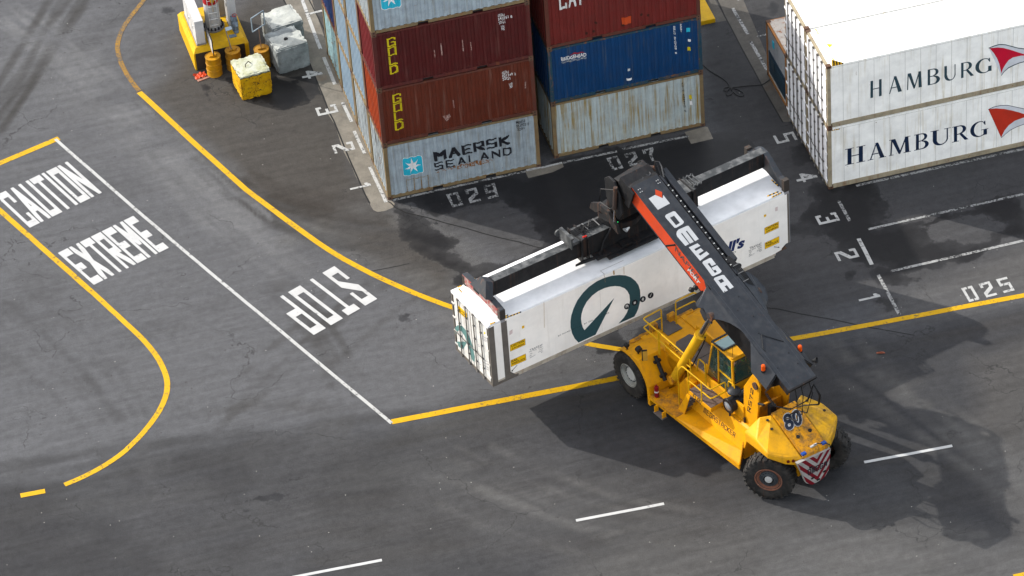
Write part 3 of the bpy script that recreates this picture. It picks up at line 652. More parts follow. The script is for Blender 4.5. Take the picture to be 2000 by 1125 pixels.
text('MSKU', [(1008, 238), (1025, 234), (1026, 239), (1009, 243)], fa, 'marking', BK, c, **SMALL); text('353927 0', [(1008, 245), (1033, 239.5), (1034, 244.5), (1009, 250)], fa, 'marking', BK, c, **SMALL); text('22G1', [(1010, 251), (1024, 248), (1025, 253), (1011, 256)], fa, 'marking', BK, c, **SMALL)
# repair patch outline
def rect_line(q, t, plane, nm, mt, par, corr=None):
    for a, b in ((0, 1), (1, 2), (2, 3), (3, 0)):
        (ax, ay), (bx, by) = q[a], q[b]; l = math.hypot(bx - ax, by - ay); nx, ny = -(by - ay) / l * t, (bx - ax) / l * t
        pxpoly([[(ax, ay), (bx, by), (bx + nx, by + ny), (ax + nx, ay + ny)]], plane, nm, mt, par, corr)
RPATCH = worn('rust_weld_line', (.20, .11, .03), (.30, .32, .30), .40, .55, 14)
rect_line([(793, 352), (837, 343), (839, 367), (796, 376)], 1.2, fa, 'repair_patch', RPATCH, c, CR20); 
for x in (808, 822): pxpoly([[(x, 349 - (x - 808) * .2), (x + 1.6, 348.7 - (x - 808) * .2), (x + 3.6, 373 - (x - 808) * .2), (x + 2, 373.4 - (x - 808) * .2)]], fa, 'repair_patch', RPATCH, c, CR20)
RSTAIN = worn('rust_scrape', (.20, .075, .015), (.26, .31, .34), .47, .53, 12)
for q in ([(851, 334), (890, 325), (890, 329), (851, 339)], [(893, 322), (962, 309), (962, 318), (893, 331)]): pxpoly([q], Plane(fa.p0, fa.n, .004), 'rust_scrape', RSTAIN, c, CR20)
def gold(z, mat, fm, em, label, q, ns, lum):
    c = dry_container(0, 0, z, mat, label, fm, endmat=em)
    polys = []
    for i, ch in enumerate('GOLD'):
        for p in stroke_polys(ch, .21, .14): polys.append([(u, 1 - (i + 1 - v * .93) / 4.0) for u, v in p])
    decal(polys, q, fa, 'lettering', LW, c, CR20)
    for body, qq in ns: text(body, qq, fa, 'marking', WT, c, **SMALL)
    for P in lum: pxpoly([P], fa, 'scratch', worn('pale_scratch', (.35, .25, .22), (.12, .03, .025), .44, .56, 18), c, CR20)
    return c
gold(2.591, GOLDL, BROWNF, ORANGE_END, 'orange-brown container lettered GOLD, second from the ground in the left stack', [(766, 184.5), (783, 181), (789, 252), (772, 255.5)],
     [('GLDU', [(980, 141), (993, 138), (994, 143), (981, 146)]), ('021749 2', [(980.5, 147), (1007, 142), (1008, 146.5), (981.5, 152)]), ('22G1', [(981, 153), (996, 150), (997, 155), (982, 158)]), ('US', [(994, 163), (1001, 161.5), (1001.5, 166), (994.5, 167.5)]), ('70', [(995, 168.5), (1001, 167), (1001.5, 171.5), (995.5, 173)])],
     [[(865, 228), (878, 223), (881, 229), (872, 237)], [(884, 196), (886, 196), (888, 210), (886, 211)], [(1025, 160), (1028, 159), (1028, 172), (1025, 173)]])
gold(5.182, GOLDU, MAROONF, RED_END, 'dark maroon container lettered GOLD, third from the ground in the left stack', [(755, 75), (772, 71), (778.5, 142.5), (762, 146)],
     [('GLDU', [(972, 29), (985, 26.5), (986, 31.5), (973, 34)]), ('543751 8', [(972.5, 35.5), (1000, 29.5), (1001, 34.5), (973.5, 41)]), ('22G1', [(973.5, 43), (986, 40), (987, 45), (974.5, 48)]), ('US', [(979, 51), (985, 50), (985.5, 54), (979.5, 55)]), ('70', [(979.5, 56), (985, 55), (985.5, 59), (980, 60)])],
     [[(847, 98), (849, 97.5), (851, 112), (849, 112.5)], [(860, 85), (862, 84.5), (865, 108), (862, 108)], [(902, 78), (904, 78), (906, 100), (904, 100)], [(918, 82), (920, 82), (922, 98), (920, 98)]])
c = dry_container(0, 0, 7.773, MAERSK, 'grey container with blue star badge on top of the left stack', OCHRE, endmat=RUSTW)
badge(c, [(741, -22), (781, -30), (784.5, 14), (745, 21)], fa)
sp = [(1, 0, RUSTW, 'rusty pale blue container on the ground, second row of the left stack'), (1, 1, LBLUE, 'light blue container end, second row second tier of the left stack'), (1, 2, LBLUE, 'light blue container end, second row third tier of the left stack'), (1, 3, MAERSK, 'grey-blue container topmost in the second row of the left stack'),
      (2, 0, LBLUE, 'light blue container on the ground, third row of the left stack'), (2, 1, LBLUE, 'light blue container end, third row second tier of the left stack'), (2, 2, LBLUE, 'light blue container end with rusty sill, third row third tier'), (2, 3, MAERSK, 'grey-blue container topmost in the third row of the left stack'),
      (3, 0, TEALW, 'teal and white rust-streaked container on the ground at the back of the left stack'), (3, 1, NAVY, 'dark blue container end, back row second tier of the left stack'), (3, 2, NAVY, 'dark blue container end, back row third tier of the left stack')]
for k, t, m_, lb in sp: dry_container(0, rowy(k), t * 2.591, m_, lb, OCHRE if m_ is not NAVY else BROWNF)
# right part of the block: three high
BX, BY = 6.69, .30; fb = Plane((BX, BY, 0), (0, -1, 0), .004)
c = dry_container(BX, BY, 0, PALE, 'pale grey-green container with yellow rust runs, bottom of the middle stack', OCHRE)
for body, qq in [('FCIU 404416 5', [(1331, 162), (1335, 161), (1340, 221), (1336, 222)])]:
    n_ = len(body)
    for i, ch in enumerate(body):
        if ch != ' ': y0 = 163 + i * 4.4; decal([p for p in stroke_polys(ch if ch in GL else '0', .24, .18)], [(1332 + i * .4, y0), (1335 + i * .4, y0 - .8), (1335.4 + i * .4, y0 + 2.6), (1332.4 + i * .4, y0 + 3.4)], fb, 'marking', BK, c, CR20)
for q in ([(1346, 187), (1351, 186), (1352, 194), (1347, 195)],): pxpoly([q], fb, 'sticker', LW, c, CR20)
pxpoly([[(1347, 199), (1352, 198), (1353, 205), (1348, 206)]], fb, 'sticker', WT, c, CR20)
c = dry_container(BX, BY, 2.591, BLUE, 'deep blue container lettered BRIDGEHEAD, second from the ground in the middle stack', BLUEF)
text('BRIDGEHEAD', [(1096, 113), (1145, 103), (1145.5, 110), (1097, 120)], fb, 'lettering', WT, c, bold=.02, corr=CR20)
text('CONTAINER SERVICES LIMITED', [(1097, 121.5), (1145.5, 111.5), (1145.7, 114.5), (1097.5, 124.5)], fb, 'lettering', SILV, c, bold=.01, corr=CR20)
REDM = paint('red_decal', (.30, .02, .02), .5, 0, 0, .1)
pxpoly([[(1112, 108), (1122, 103.5), (1136, 102), (1143, 102), (1136, 104), (1122, 106)]], fb, 'emblem', REDM, c, CR20)
for i, ch in enumerate('BBLU 210708 8'):
    if ch != ' ': decal(stroke_polys(ch if ch in GL else '0', .24, .18), [(1315.5 + i * .28, 52 + i * 4.2), (1318.5 + i * .28, 51.3 + i * 4.2), (1318.7 + i * .28, 54.5 + i * 4.2), (1315.8 + i * .28, 55.2 + i * 4.2)], fb, 'marking', WT, c, CR20)
for i, ch in enumerate('22G1'): decal(stroke_polys(ch, .24, .18), [(1328.5 + i * .28, 48 + i * 4.2), (1331.2 + i * .28, 47.3 + i * 4.2), (1331.5 + i * .28, 50.5 + i * 4.2), (1328.8 + i * .28, 51.2 + i * 4.2)], fb, 'marking', WT, c, CR20)
pxpoly([[(1343, 93), (1348.5, 92), (1349, 99), (1343.5, 100)]], fb, 'sticker', LW, c, CR20); pxpoly([[(1344, 77.5), (1349, 76.5), (1349, 81), (1344, 82)]], fb, 'sticker', WT, c, CR20)
pxpoly([[(1224, 154), (1234, 152.5), (1234.5, 156.5), (1224.5, 158)]], fb, 'sticker', WT, c, CR20); pxpoly([[(1226, 134.5), (1231, 133.5), (1231, 138), (1226, 139)]], fb, 'sticker', SILV, c, CR20)
pxpoly([[(1341, 56), (1348, 54), (1348, 62), (1341, 64)]], fb, 'sticker', SKY, c, CR20)
c = dry_container(BX, BY, 5.182, CAIRED, 'oxide red container lettered CAI with worn white letters, top of the middle stack', BROWNF)
decal(word_polys('CAI', .22, .14, .22, [1, 1, .6]), [(1091, -14), (1137, -24), (1138, 9), (1093, 20)], fb, 'lettering', worn('worn_white_lettering', (.55, .55, .54), (.16, .05, .04), .28, .38, 12), c, CR20)
pxpoly([[(1214, 36), (1233, 32), (1233, 46), (1216, 49)]], fb, 'touch_up_patch', paint('bright_orange_paint', (.42, .055, .012), .5, 0, .2, .2), c, CR20)
for x_, y_ in ((1146, 66), (1160, 62), (1217, 50), (1253, 29), (1266, 30), (1164, 45)): pxpoly([[(x_ + 3 * math.cos(a), y_ + 2.6 * math.sin(a)) for a in [i * .9 for i in range(7)]]], fb, 'dent', plain('rust_hole', (.035, .012, .008), .8), c, CR20)
for k in (1, 2, 3):
    for t, (m_, nm) in enumerate([(PALE, 'pale grey'), (BLUE, 'blue'), (CAIRED, 'oxide red')]):
        dry_container(BX, BY + k * RP, t * 2.591, m_, '%s container in row %s behind the front of the middle stack, tier %s' % (nm, ['two', 'three', 'four'][k - 1], ['one', 'two', 'three'][t]), BROWNF, group='containers hidden behind the front of the middle stack')

# ---------------------------------------------------------------- refrigerated containers
RW = paint('reefer_white', (.90, .885, .835), .42, .12, .38, .08, streakc=(.55, .48, .34)); RWD = paint('reefer_door_white', (.90, .90, .91), .45, .14, .2, .12)
ROOFW = paint('reefer_roof_white', (.84, .84, .83), .45, .05, .0, .06); RAILB = paint('beige_rail', (.33, .28, .19), .65, .45, .35, .35); STEEL = paint('grey_lock_bar', (.13, .122, .115), .5, .25, .2, .3)
SEAM = plain('panel_seam', (.22, .20, .17), .6)
def door_end(r, W, H, dm=None, bars=(.50, .98, 1.46, 1.94), x=0.0):
    dm = dm or RWD
    for a, b in ((.13, W / 2 - .01), (W / 2 + .01, W - .13)):
        d = MB().box(x - .012, x + .05, a, b, .16, H - .13).build('door', dm, r, bevel=.01)
    g = MB()
    for y in (.115, W / 2 - .008, W - .13): g.box(x - .016, x - .002, y, y + .016, .16, H - .13)
    g.build('door_gasket', RUBBER, r)
    for y in bars:
        mb = MB(); mb.tube([(x - .055, y, .08), (x - .055, y, H - .07)], .022, 8)
        for z in (.1, H - .12): mb.box(x - .08, x - .012, y - .05, y + .05, z - .035, z + .035)
        for z in (.55, 1.0, 1.6, 2.2):
            if z < H - .3: mb.box(x - .075, x - .012, y - .035, y + .035, z - .03, z + .03)
        mb.build('lock_bar', STEEL, r, bevel=.004)
        mb = MB(); mb.box(x - .095, x - .075, y - .02, y + .36, 1.05, 1.085); mb.build('door_handle', STEEL, r)
    for y in (.13, W - .13):
        mb = MB()
        for z in (.35, .95, 1.6, 2.25): mb.box(x - .035, x - .01, y - .06, y + .13, z, z + .07)
        mb.build('hinge', dm, r, bevel=.004)
def reefer(x, y, z, label, L=12.192, W=2.438, H=2.896, yaw=0, sidem=None):
    r = root('refrigerated_container', label, 'container', T3(x, y, z, yaw), 'white refrigerated containers stacked on the right')
    mb = MB()
    for px_ in (0, L - .14):
        for y_ in (0, W - .12): mb.box(px_, px_ + .14, y_, y_ + .12, .118, H - .118)
    for y_ in (0, W - .08): mb.box(.178, L - .178, y_, y_ + .08, .02, .20); mb.box(.178, L - .178, y_ + .004, y_ + .076, .2, .225)
    for x_ in (0, L - .1): mb.box(x_, x_ + .1, .162, W - .162, H - .12, H - .01); mb.box(x_, x_ + .1, .162, W - .162, .02, .15)
    mb.build('frame', RAILB, r, bevel=.006); corner_castings(r, L, W, H)
    s = MB(); s.box(.14, L - .14, .018, .06, .20, H - .09); s.box(.14, L - .14, .006, .08, H - .10, H - .01)
    s.build('side_panel', sidem or RW, r)
    s = MB(); q = .62
    while q < L - .3: s.box(q, q + .008, .0165, .0185, .23, H - .1); q += .61
    s.box(.16, L - .16, .0145, .0185, H - .115, H - .108); s.build('panel_seam', SEAM, r)
    MB().box(.14, L - .14, W - .06, W - .018, .20, H - .09).build('side_panel', sidem or RW, r)
    MB().box(.1, L - .1, .03, W - .03, H - .03, H - .004).build('roof_panel', ROOFW, r); MB().box(L - .06, L - .03, .12, W - .12, .15, H - .12).build('machinery_end', RWD, r)
    MB().box(.1, L - .1, .07, W - .07, .12, .15).build('floor', CAST, r); door_end(r, W, H)
    return r
HX, HY, HP = 15.954, -5.089, 2.51
WARN = plain('hazard_yellow', (.75, .42, .01), .5); NAVYT = paint('dark_slate_letters', (.028, .058, .075), .5, 0, 0, .25, bump=0); NAVYB = paint('navy_letters', (.006, .018, .05), .5, 0, 0, .2, bump=0)
SAILR = paint('sail_red', (.50, .006, .03), .5, 0, 0, .15, bump=0); SAILR2 = paint('sail_red_faded', (.46, .03, .014), .5, 0, .1, .15, bump=0); SAILW = paint('sail_white', (.62, .63, .66), .5, 0, 0, .1, bump=0)
def hazard(q, plane, par, k=5):
    for i in range(2 * k): pxpoly([[bil(q, i / (2 * k), 1), bil(q, (i + 1) / (2 * k), 1), bil(q, (i + 1) / (2 * k), 0), bil(q, i / (2 * k), 0)]], plane, 'hazard_tape', WARN if i % 2 == 0 else BK, par)
fh = Plane((HX, HY + .018, 0), (0, -1, 0), .005); CH = 4.0175
def cz(P): return [(1600 + x / CH, 100 + y / CH) for x, y in P]
def arc(cx, cy, rx, ry, a0, a1, k=14): return [(cx + rx * math.cos(math.radians(a0 + (a1 - a0) * i / k)), cy + ry * math.sin(math.radians(a0 + (a1 - a0) * i / k))) for i in range(k + 1)]
def band(o, i): return [o[j:j + 2] + i[j:j + 2][::-1] for j in range(len(o) - 1)]
def roman(ch, S=.20, T=.055, serif=True):
    """roman capital in the unit box: polygons"""
    P = []
    def stem(x, w=S, y0=0, y1=1): P.append([(x, y0), (x + w, y0), (x + w, y1), (x, y1)])
    def sf(x0, x1, y): 
        if serif: P.append([(x0, y), (x1, y), (x1, y + .035), (x0, y + .035)])
    def bar(y, x0, x1, t=T): P.append([(x0, y - t / 2), (x1, y - t / 2), (x1, y + t / 2), (x0, y + t / 2)])
    if ch == 'H': stem(.12); stem(.68); bar(.5, .2, .8); [sf(a, b, y) for a, b in ((0, .44), (.56, 1)) for y in (0, .965)]
    if ch == 'A': P += [[(.12, 0), (.19, 0), (.52, 1), (.46, 1)], [(.70, 0), (.94, 0), (.58, 1), (.42, 1)]]; bar(.33, .22, .75); [sf(a, b, 0) for a, b in ((0, .32), (.62, 1.02))]
    if ch == 'M': P += [[(.07, 0), (.13, 0), (.17, 1), (.11, 1)], [(.11, 1), (.30, 1), (.55, .12), (.46, 0)], [(.46, 0), (.53, 0), (.84, 1), (.77, 1)]]; P.append([(.76, 0), (.95, 0), (.90, 1), (.74, 1)]); sf(0, .22, 0); sf(.68, 1.02, 0); sf(.02, .2, .965); sf(.76, 1, .965)
    if ch == 'U': stem(.12, S, .38, 1); stem(.80, T + .01, .38, 1); P += band(arc(.495, .38, .375, .38, 180, 360), arc(.56, .38, .24, .31, 180, 360)); sf(0, .42, .965); sf(.68, 1, .965)
    if ch == 'B': 
        stem(.12); bar(.972, .2, .55); bar(.53, .2, .6); bar(.028, .2, .6); P += band(arc(.52, .765, .36, .235, 90, -90), arc(.50, .765, .18, .18, 90, -90)); P += band(arc(.56, .265, .42, .265, 90, -90), arc(.52, .265, .22, .21, 90, -90)); sf(0, .3, 0); sf(0, .3, .965)
    if ch == 'R':
        stem(.12); bar(.972, .2, .55); bar(.46, .2, .55); P += band(arc(.50, .73, .38, .27, 90, -90), arc(.48, .73, .19, .215, 90, -90)); P.append([(.44, .47), (.62, .47), (1.02, 0), (.80, 0)]); sf(0, .44, 0); sf(0, .3, .965)
    if ch == 'G': P += band(arc(.52, .5, .52, .5, 62, 320, 24), arc(.56, .5, .34, .445, 62, 320, 24)); stem(.76, .2, .06, .42); sf(.62, 1.04, .40); P.append([(.74, .86), (.84, .70), (.88, .70), (.86, .98), (.80, .95)])
    return P
def romanword(spans, quad, x0, x1, plane, mat, par, name='lettering', **k):
    polys = []
    for ch, a, b in spans:
        a = (a - x0) / (x1 - x0); b = (b - x0) / (x1 - x0)
        polys += [[(a + u * (b - a), v) for u, v in p] for p in roman(ch, **k)]
    decal(polys, cz(quad), plane, name, mat, par)
c = reefer(HX, HY, 2.896, 'upper white refrigerated container lettered HAMBURG in thin grey letters, nearest row')
romanword([('H', 388, 508), ('A', 533, 657), ('M', 680, 812), ('B', 838, 950), ('U', 968, 1086), ('R', 1100, 1212), ('G', 1225, 1358)], [(388, 238), (1358, 44), (1358, 158), (388, 372)], 388, 1358, fh, NAVYT, c, S=.17, T=.05, serif=False)
CG = 4.892
def cg(P): return [(1880 + x / CG, 60 + y / CG) for x, y in P]
def sail(par, red, dy, pts_red, top, bot, t, outl):
    if True:
        W_ = top + [(660, top[-1][1] + 14), (640, bot[-1][1] - 10)] + bot[::-1]
        pxpoly([cg(W_)], fh, 'emblem', SAILW, par)
        f2 = Plane(fh.p0, fh.n, .004); pxpoly([cg(pts_red)], f2, 'emblem', red, par)
        for L_ in (top, bot):
            pxpoly([cg(L_ + [(x, y + t) for x, y in L_[::-1]])], Plane(fh.p0, fh.n, .007), 'emblem_outline', outl, par)
sail(c, SAILR, 0, [(258, 167), (330, 160), (390, 165), (450, 180), (520, 203), (600, 228), (640, 238), (560, 238), (480, 256), (440, 282), (408, 325), (385, 365), (371, 406), (352, 320), (330, 265), (300, 215)],
     [(250, 163), (300, 142), (350, 128), (410, 130), (470, 146), (530, 162), (590, 170)], [(370, 424), (400, 385), (440, 350), (490, 325), (540, 305), (590, 292)], 8, NAVYT)
hazard([(1624, 116.5), (1646, 122), (1646, 125.0), (1625, 128)][0:1] + [(1647, 122.5), (1647, 125), (1625, 130)], Plane((HX, HY + .006, 0), (0, -1, 0), .004), c, 4)
c = reefer(HX, HY, 0, 'lower white refrigerated container lettered HAMBURG in navy serif letters, nearest row')
romanword([('H', 203, 362), ('A', 380, 522), ('M', 546, 716), ('B', 745, 862), ('U', 872, 1032), ('R', 1042, 1168), ('G', 1185, 1322)], [(203, 770), (1322, 537), (1322, 658), (203, 897)], 203, 1322, fh, NAVYB, c)
sail(c, SAILR2, 0, [(246, 750), (320, 742), (400, 748), (470, 762), (540, 780), (600, 800), (640, 812), (560, 838), (500, 860), (440, 905), (400, 955), (368, 1020), (310, 890)],
     [(246, 750), (300, 726), (360, 712), (430, 710), (500, 725), (590, 745)], [(368, 1022), (410, 985), (460, 945), (520, 915), (590, 890)], 5, NAVYB)
hazard([(1622, 252.5), (1640, 249.5), (1640, 253), (1622, 256)], Plane((HX, HY + .018, 0), (0, -1, 0), .006), c, 4)
reefer(HX, HY + HP, 2.896, 'upper white refrigerated container with flat roof in the second row, behind the lettered pair')
reefer(HX, HY + HP, 0, 'lower white refrigerated container on the ground in the second row, behind the lettered pair')
roofp = lambda: Plane((0, 0, 5.792), (0, 0, 1), .004)
rr_ = [o for o in COL.objects if o.get('label', '').startswith('upper white refrigerated container lettered')][0]
pxpoly([[(1614, 85.5), (1627, 86.5), (1620, 93)]], roofp(), 'warning_triangle', WARN, rr_)
for a, b in (((1591, 57), (1597, 67)), ((1624, 113), (1631, 124))):
    for i in range(4): x_ = a[0] + (b[0] - a[0]) * i / 4; y_ = a[1] + (b[1] - a[1]) * i / 4; pxpoly([[(x_, y_), (x_ + 4, y_ - .8), (x_ + 4.6, y_ + .7), (x_ + .7, y_ + 1.5)]], roofp(), 'hazard_tape', WARN, rr_)
GREYT = plain('grey_marking', (.45, .46, .47), .6)
text('SUDU 618209 1', [(1613, 106), (1600, 84), (1596, 85), (1608, 107)], roofp(), 'marking', GREYT, rr_)
# rusty half-hidden container with cooling unit
r = root('refrigerated_container', 'low rusty container with dark cooling unit in its end, behind the white stack', 'container', T3(16.04, .2, 0), 'white refrigerated containers stacked on the right')
L, W, H = 6.058, 2.438, 2.591
RROOF = paint('rusty_roof', (.50, .45, .40), .7, .75, .2, .3, rustc=(.26, .085, .02)); cframe(r, L, W, H, paint('orange_rust_frame', (.30, .13, .04), .7, .6, .4, .3), pockets=False); corner_castings(r, L, W, H)
MB().box(.1, L - .1, .05, W - .05, H - .04, H - .01).build('roof_panel', RROOF, r); MB().box(.15, L - .15, .02, .05, .15, H - .09).build('side_panel', RW, r); MB().box(.15, L - .15, W - .05, W - .02, .15, H - .09).build('side_panel', RW, r)
MB().box(.03, .08, .12, W - .12, .14, H - .1).build('end_panel', paint('grey_unit_panel', (.30, .31, .32), .5, .3, .2, .3), r)
mb = MB(); mb.box(.0, .05, .22, W - .25, .3, 1.35); mb.build('cooling_unit', plain('dark_navy_unit', (.012, .03, .05), .5), r, bevel=.02)
mb = MB(); [mb.box(-.012, .0, .3, W - .35, .4 + i * .12, .44 + i * .12) for i in range(7)]; mb.box(-.02, 0, 1.4, 1.8, .75, 1.2); mb.build('grille', plain('unit_grille', (.03, .06, .08), .4, .5), r)
mb = MB(); mb.box(.0, .03, 1.5, 1.68, 1.85, 2.15); mb.build('sticker', SKY, r)
MB().box(.02, .1, .17, W - .17, .16, .26).build('sill', paint('white_rust_sill', (.5, .47, .42), .6, .6, .4, .3), r)

# ================================================================ the container carried by the stacker
CX, CY, CZ, CYAW = 0.4916, -13.8722, 1.8106, 0.29005
MC = T3(CX, CY, CZ, CYAW); CLn, CWd, CHt = 12.78, 2.5, 2.84
hc = root('insulated_container', 'long white insulated container with dark green ring logo hanging under the spreader', 'container', MC)
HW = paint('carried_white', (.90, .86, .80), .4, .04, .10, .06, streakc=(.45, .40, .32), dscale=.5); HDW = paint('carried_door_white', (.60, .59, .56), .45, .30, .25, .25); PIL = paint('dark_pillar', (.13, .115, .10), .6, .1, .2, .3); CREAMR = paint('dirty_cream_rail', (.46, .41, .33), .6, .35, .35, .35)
CROOF = paint('carried_roof', (.66, .66, .66), .4, .0, .0, .05)
nC = MC.to_3x3() @ Vector((0, -1, 0)); fc = Plane(MC @ Vector((0, -.004, 0)), nC, .003)
lC = MC.to_3x3() @ Vector((-1, 0, 0)); fl = Plane(MC @ Vector((-.012, 0, 0)), lC, .003); fr_ = Plane(MC @ Vector((0, 0, CHt)), (0, 0, 1), .003)
side = [(.02, .22), (12.14, .22), (12.17, .24), (12.41, .27), (12.42, .33), (12.61, .46), (12.70, .46), (12.70, CHt - .07), (.02, CHt - .07)]
MB().prism(side, 'y', -.004, .06).build('side_panel', HW, hc); MB().box(.1, CLn - .1, CWd - .06, CWd, .2, CHt - .07).build('side_panel', HW, hc)
mb = MB(); pr = [(.0 + .0, CHt - .12), (.0, CHt - .07), (.03, CHt - .015), (.09, CHt), (CWd - .09, CHt), (CWd - .03, CHt - .015), (CWd, CHt - .07), (CWd, CHt - .12)]
mb.prism(pr, 'x', .0, CLn); mb.build('roof_panel', CROOF, hc, smooth=True)
mb = MB(); mb.box(.0, 12.1, .01, .09, .03, .14); mb.box(.02, 12.14, -.008, .05, .14, .22); mb.box(.0, 12.1, CWd - .09, CWd - .01, .03, .2); mb.box(.02, 12.14, -.014, .02, .205, .225)
for i in range(18): mb.box(.5 + i * .66, .62 + i * .66, .1, CWd - .1, .04, .16)
mb.build('bottom_rail', CREAMR, hc, bevel=.005)
MB().box(.1, CLn - .1, .06, CWd - .06, .16, .19).build('floor', CAST, hc)
mb = MB()
for a, b in ((-.006, .205), (.50, .735)): MB().box(a, b, -.016, .03, .03, CHt - .10).build('pillar', PIL, hc, bevel=.004)
mb.box(.18, 1.05, -.02, .03, .03, .13); mb.prism([(.735, .13), (.95, .13), (.735, .36)], 'y', -.018, .02)
mb.build('corner_gusset', PIL, hc, bevel=.004); MB().box(CLn - .08, CLn, -.01, .05, .47, CHt - .1).build('pillar', PIL, hc, bevel=.004)
MB().box(CLn - .04, CLn + .02, .0, CWd, .45, CHt - .1).build('front_end', paint('grey_end', (.30, .31, .33), .5, .1, .1, .2), hc)
for x in (.50, 12.60):
    for y in (0, CWd):
        sy = 1 if y == 0 else -1; mb = MB(); a = sorted((y - sy * .02, y + sy * .16)); mb.box(x, x + .178, *a, CHt - .11, CHt + .006); mb.build('corner_casting', paint('grey_casting', (.28, .28, .29), .6, .3, .2, .2), hc, bevel=.01)
mb = MB(); mb.box(-.02, .1, -.005, .07, .03, CHt - .1); mb.box(-.02, .1, CWd - .07, CWd + .005, .03, CHt - .1); mb.box(-.02, .1, 0, CWd, .03, .15); mb.box(-.02, .1, 0, CWd, CHt - .16, CHt - .06); mb.build('door_frame', [PIL], hc, bevel=.005)
mb = MB(); mb.box(-.03, .06, .0, CWd, CHt - .15, CHt - .03); mb.build('header', CROOF, hc, bevel=.02)
door_end(hc, CWd, CHt - .02, HDW, (.52, .99, 1.5, 2.02))
DGREEN = plain('dark_green_logo', (.028, .070, .080), .45); DGREEN2 = worn('worn_green_logo', (.10, .20, .19), (.6, .6, .56), .25, .4, 8)
def cr(P, ox=1090, oy=520, s=6.619): return [(ox + x / s, oy + y / s) for x, y in P]
ring_o = [(265, 987), (215, 935), (180, 865), (162, 790), (160, 720), (170, 640), (200, 545), (250, 440), (320, 345), (400, 265), (500, 195), (600, 150), (700, 122), (790, 113), (870, 118), (940, 142), (1000, 190), (1040, 245), (1060, 310), (1065, 390), (1058, 460), (1040, 540), (1015, 600), (985, 652)]
ring_i = [(780, 742), (850, 665), (890, 600), (920, 520), (929, 440), (922, 370), (895, 320), (860, 285), (800, 262), (740, 256), (670, 264), (600, 283), (520, 320), (440, 380), (370, 460), (325, 545), (303, 620), (297, 680), (305, 740), (322, 795), (342, 827)]
pxpoly([cr(ring_o + ring_i + [(728, 408), (485, 885)])], fc, 'ring_logo', DGREEN, hc)
for cx, cy in ((891, 519), (992, 470), (1096, 425), (1197, 377)):
    pxpoly([cr([(cx + 38 * math.cos(a) , cy + 38 * math.sin(a) - 9 * math.cos(a)) for a in [i * .35 for i in range(18)]])], Plane(fc.p0, nC, .004), 'icon_badge', BK, hc)
f5 = Plane(fc.p0, nC, .008); WICON = plain('icon_white', (.5, .5, .48), .5)
pxpoly([cr([(872, 505), (890, 494), (908, 500), (910, 530), (900, 533), (898, 518), (885, 520), (884, 538), (874, 540)])], f5, 'icon', WICON, hc); pxpoly([cr([(978, 462), (1005, 452), (1006, 482), (979, 492)])], f5, 'icon', WICON, hc)
pxpoly([cr([(1080, 435), (1096, 400), (1112, 420), (1100, 450)])], f5, 'icon', WICON, hc); pxpoly([cr([(1184, 398), (1190, 385), (1206, 350), (1212, 352), (1198, 386), (1192, 400)])], f5, 'icon', WICON, hc)
YST = plain('yellow_sticker', (.78, .46, .005), .5)
def sticker(q, l1, l2, q1, q2):
    pxpoly([q], fc, 'sticker', BK, hc); qi = [bil(q, u, v) for u, v in ((.015, .97), (.985, .97), (.985, .03), (.015, .03))]
    pxpoly([qi], Plane(fc.p0, nC, .0035), 'sticker', YST, hc); text(l1, q1, Plane(fc.p0, nC, .007), 'marking', BK, hc, bold=.02); text(l2, q2, Plane(fc.p0, nC, .007), 'marking', BK, hc, bold=.02)
def cs(P): return [(980 + x / 11.25, 640 + y / 11.25) for x, y in P]
sticker(cs([(180, 382), (515, 235), (520, 378), (185, 525)]), 'CAUTION', '2.9 HIGH', cs([(205, 385), (490, 262), (490, 312), (208, 435)]), cs([(225, 445), (485, 335), (485, 375), (225, 487)]))
sticker(cs([(192, 720), (528, 568), (538, 715), (203, 862)]), 'RAIL', 'TWISTLOCK', cs([(215, 722), (352, 662), (355, 705), (218, 768)]), cs([(220, 780), (518, 655), (518, 700), (222, 828)]))
def ce(P): return [(1400 + x / 8.656, 430 + y / 8.656) for x, y in P]
sticker(ce([(806, 132), (1048, 20), (1048, 130), (806, 242)]), 'CAUTION', '2.9 HIGH', ce([(826, 133), (1030, 42), (1030, 80), (826, 170)]), ce([(836, 180), (1025, 97), (1025, 128), (836, 212)]))
sticker(ce([(812, 384), (1056, 270), (1056, 380), (812, 494)]), 'RAIL', 'TWISTLOCK', ce([(830, 385), (935, 340), (935, 372), (830, 418)]), ce([(832, 428), (1042, 332), (1042, 365), (832, 462)]))
text('TRA9347', cs([(612, 478), (895, 352), (895, 395), (622, 520)]), fc, 'marking', BK, hc, bold=.0); text('TRA9347', ce([(552, 458), (755, 378), (755, 412), (555, 500)]), fc, 'marking', BK, hc)
for cf, rows in ((cs, [((600, 540), (765, 480)), ((612, 585), (675, 560)), ((612, 630), (660, 608)), ((612, 670), (745, 600)), ((800, 458), (910, 420)), ((818, 495), (910, 460)), ((800, 545), (905, 495)), ((860, 548), (910, 530))]), (ce, [((540, 525), (655, 478)), ((545, 550), (590, 535)), ((545, 585), (582, 570)), ((542, 612), (640, 568)), ((682, 460), (760, 430)), ((695, 485), (760, 460)), ((682, 525), (760, 490)), ((722, 530), (760, 515))])):
    for (a, b), t_ in zip(rows, ['MAX GROSS', 'TARE', 'NET', 'CAPACITY', '30480KG', '5120KG', '25360KG', '80M3']): text(t_, cf([(a[0], a[1] - 14), (b[0], b[1] - 12), (b[0], b[1] + 5), (a[0], a[1] + 8)]), fc, 'marking', BK, hc)
ANAV = plain('navy_halls', (.012, .025, .10), .45)
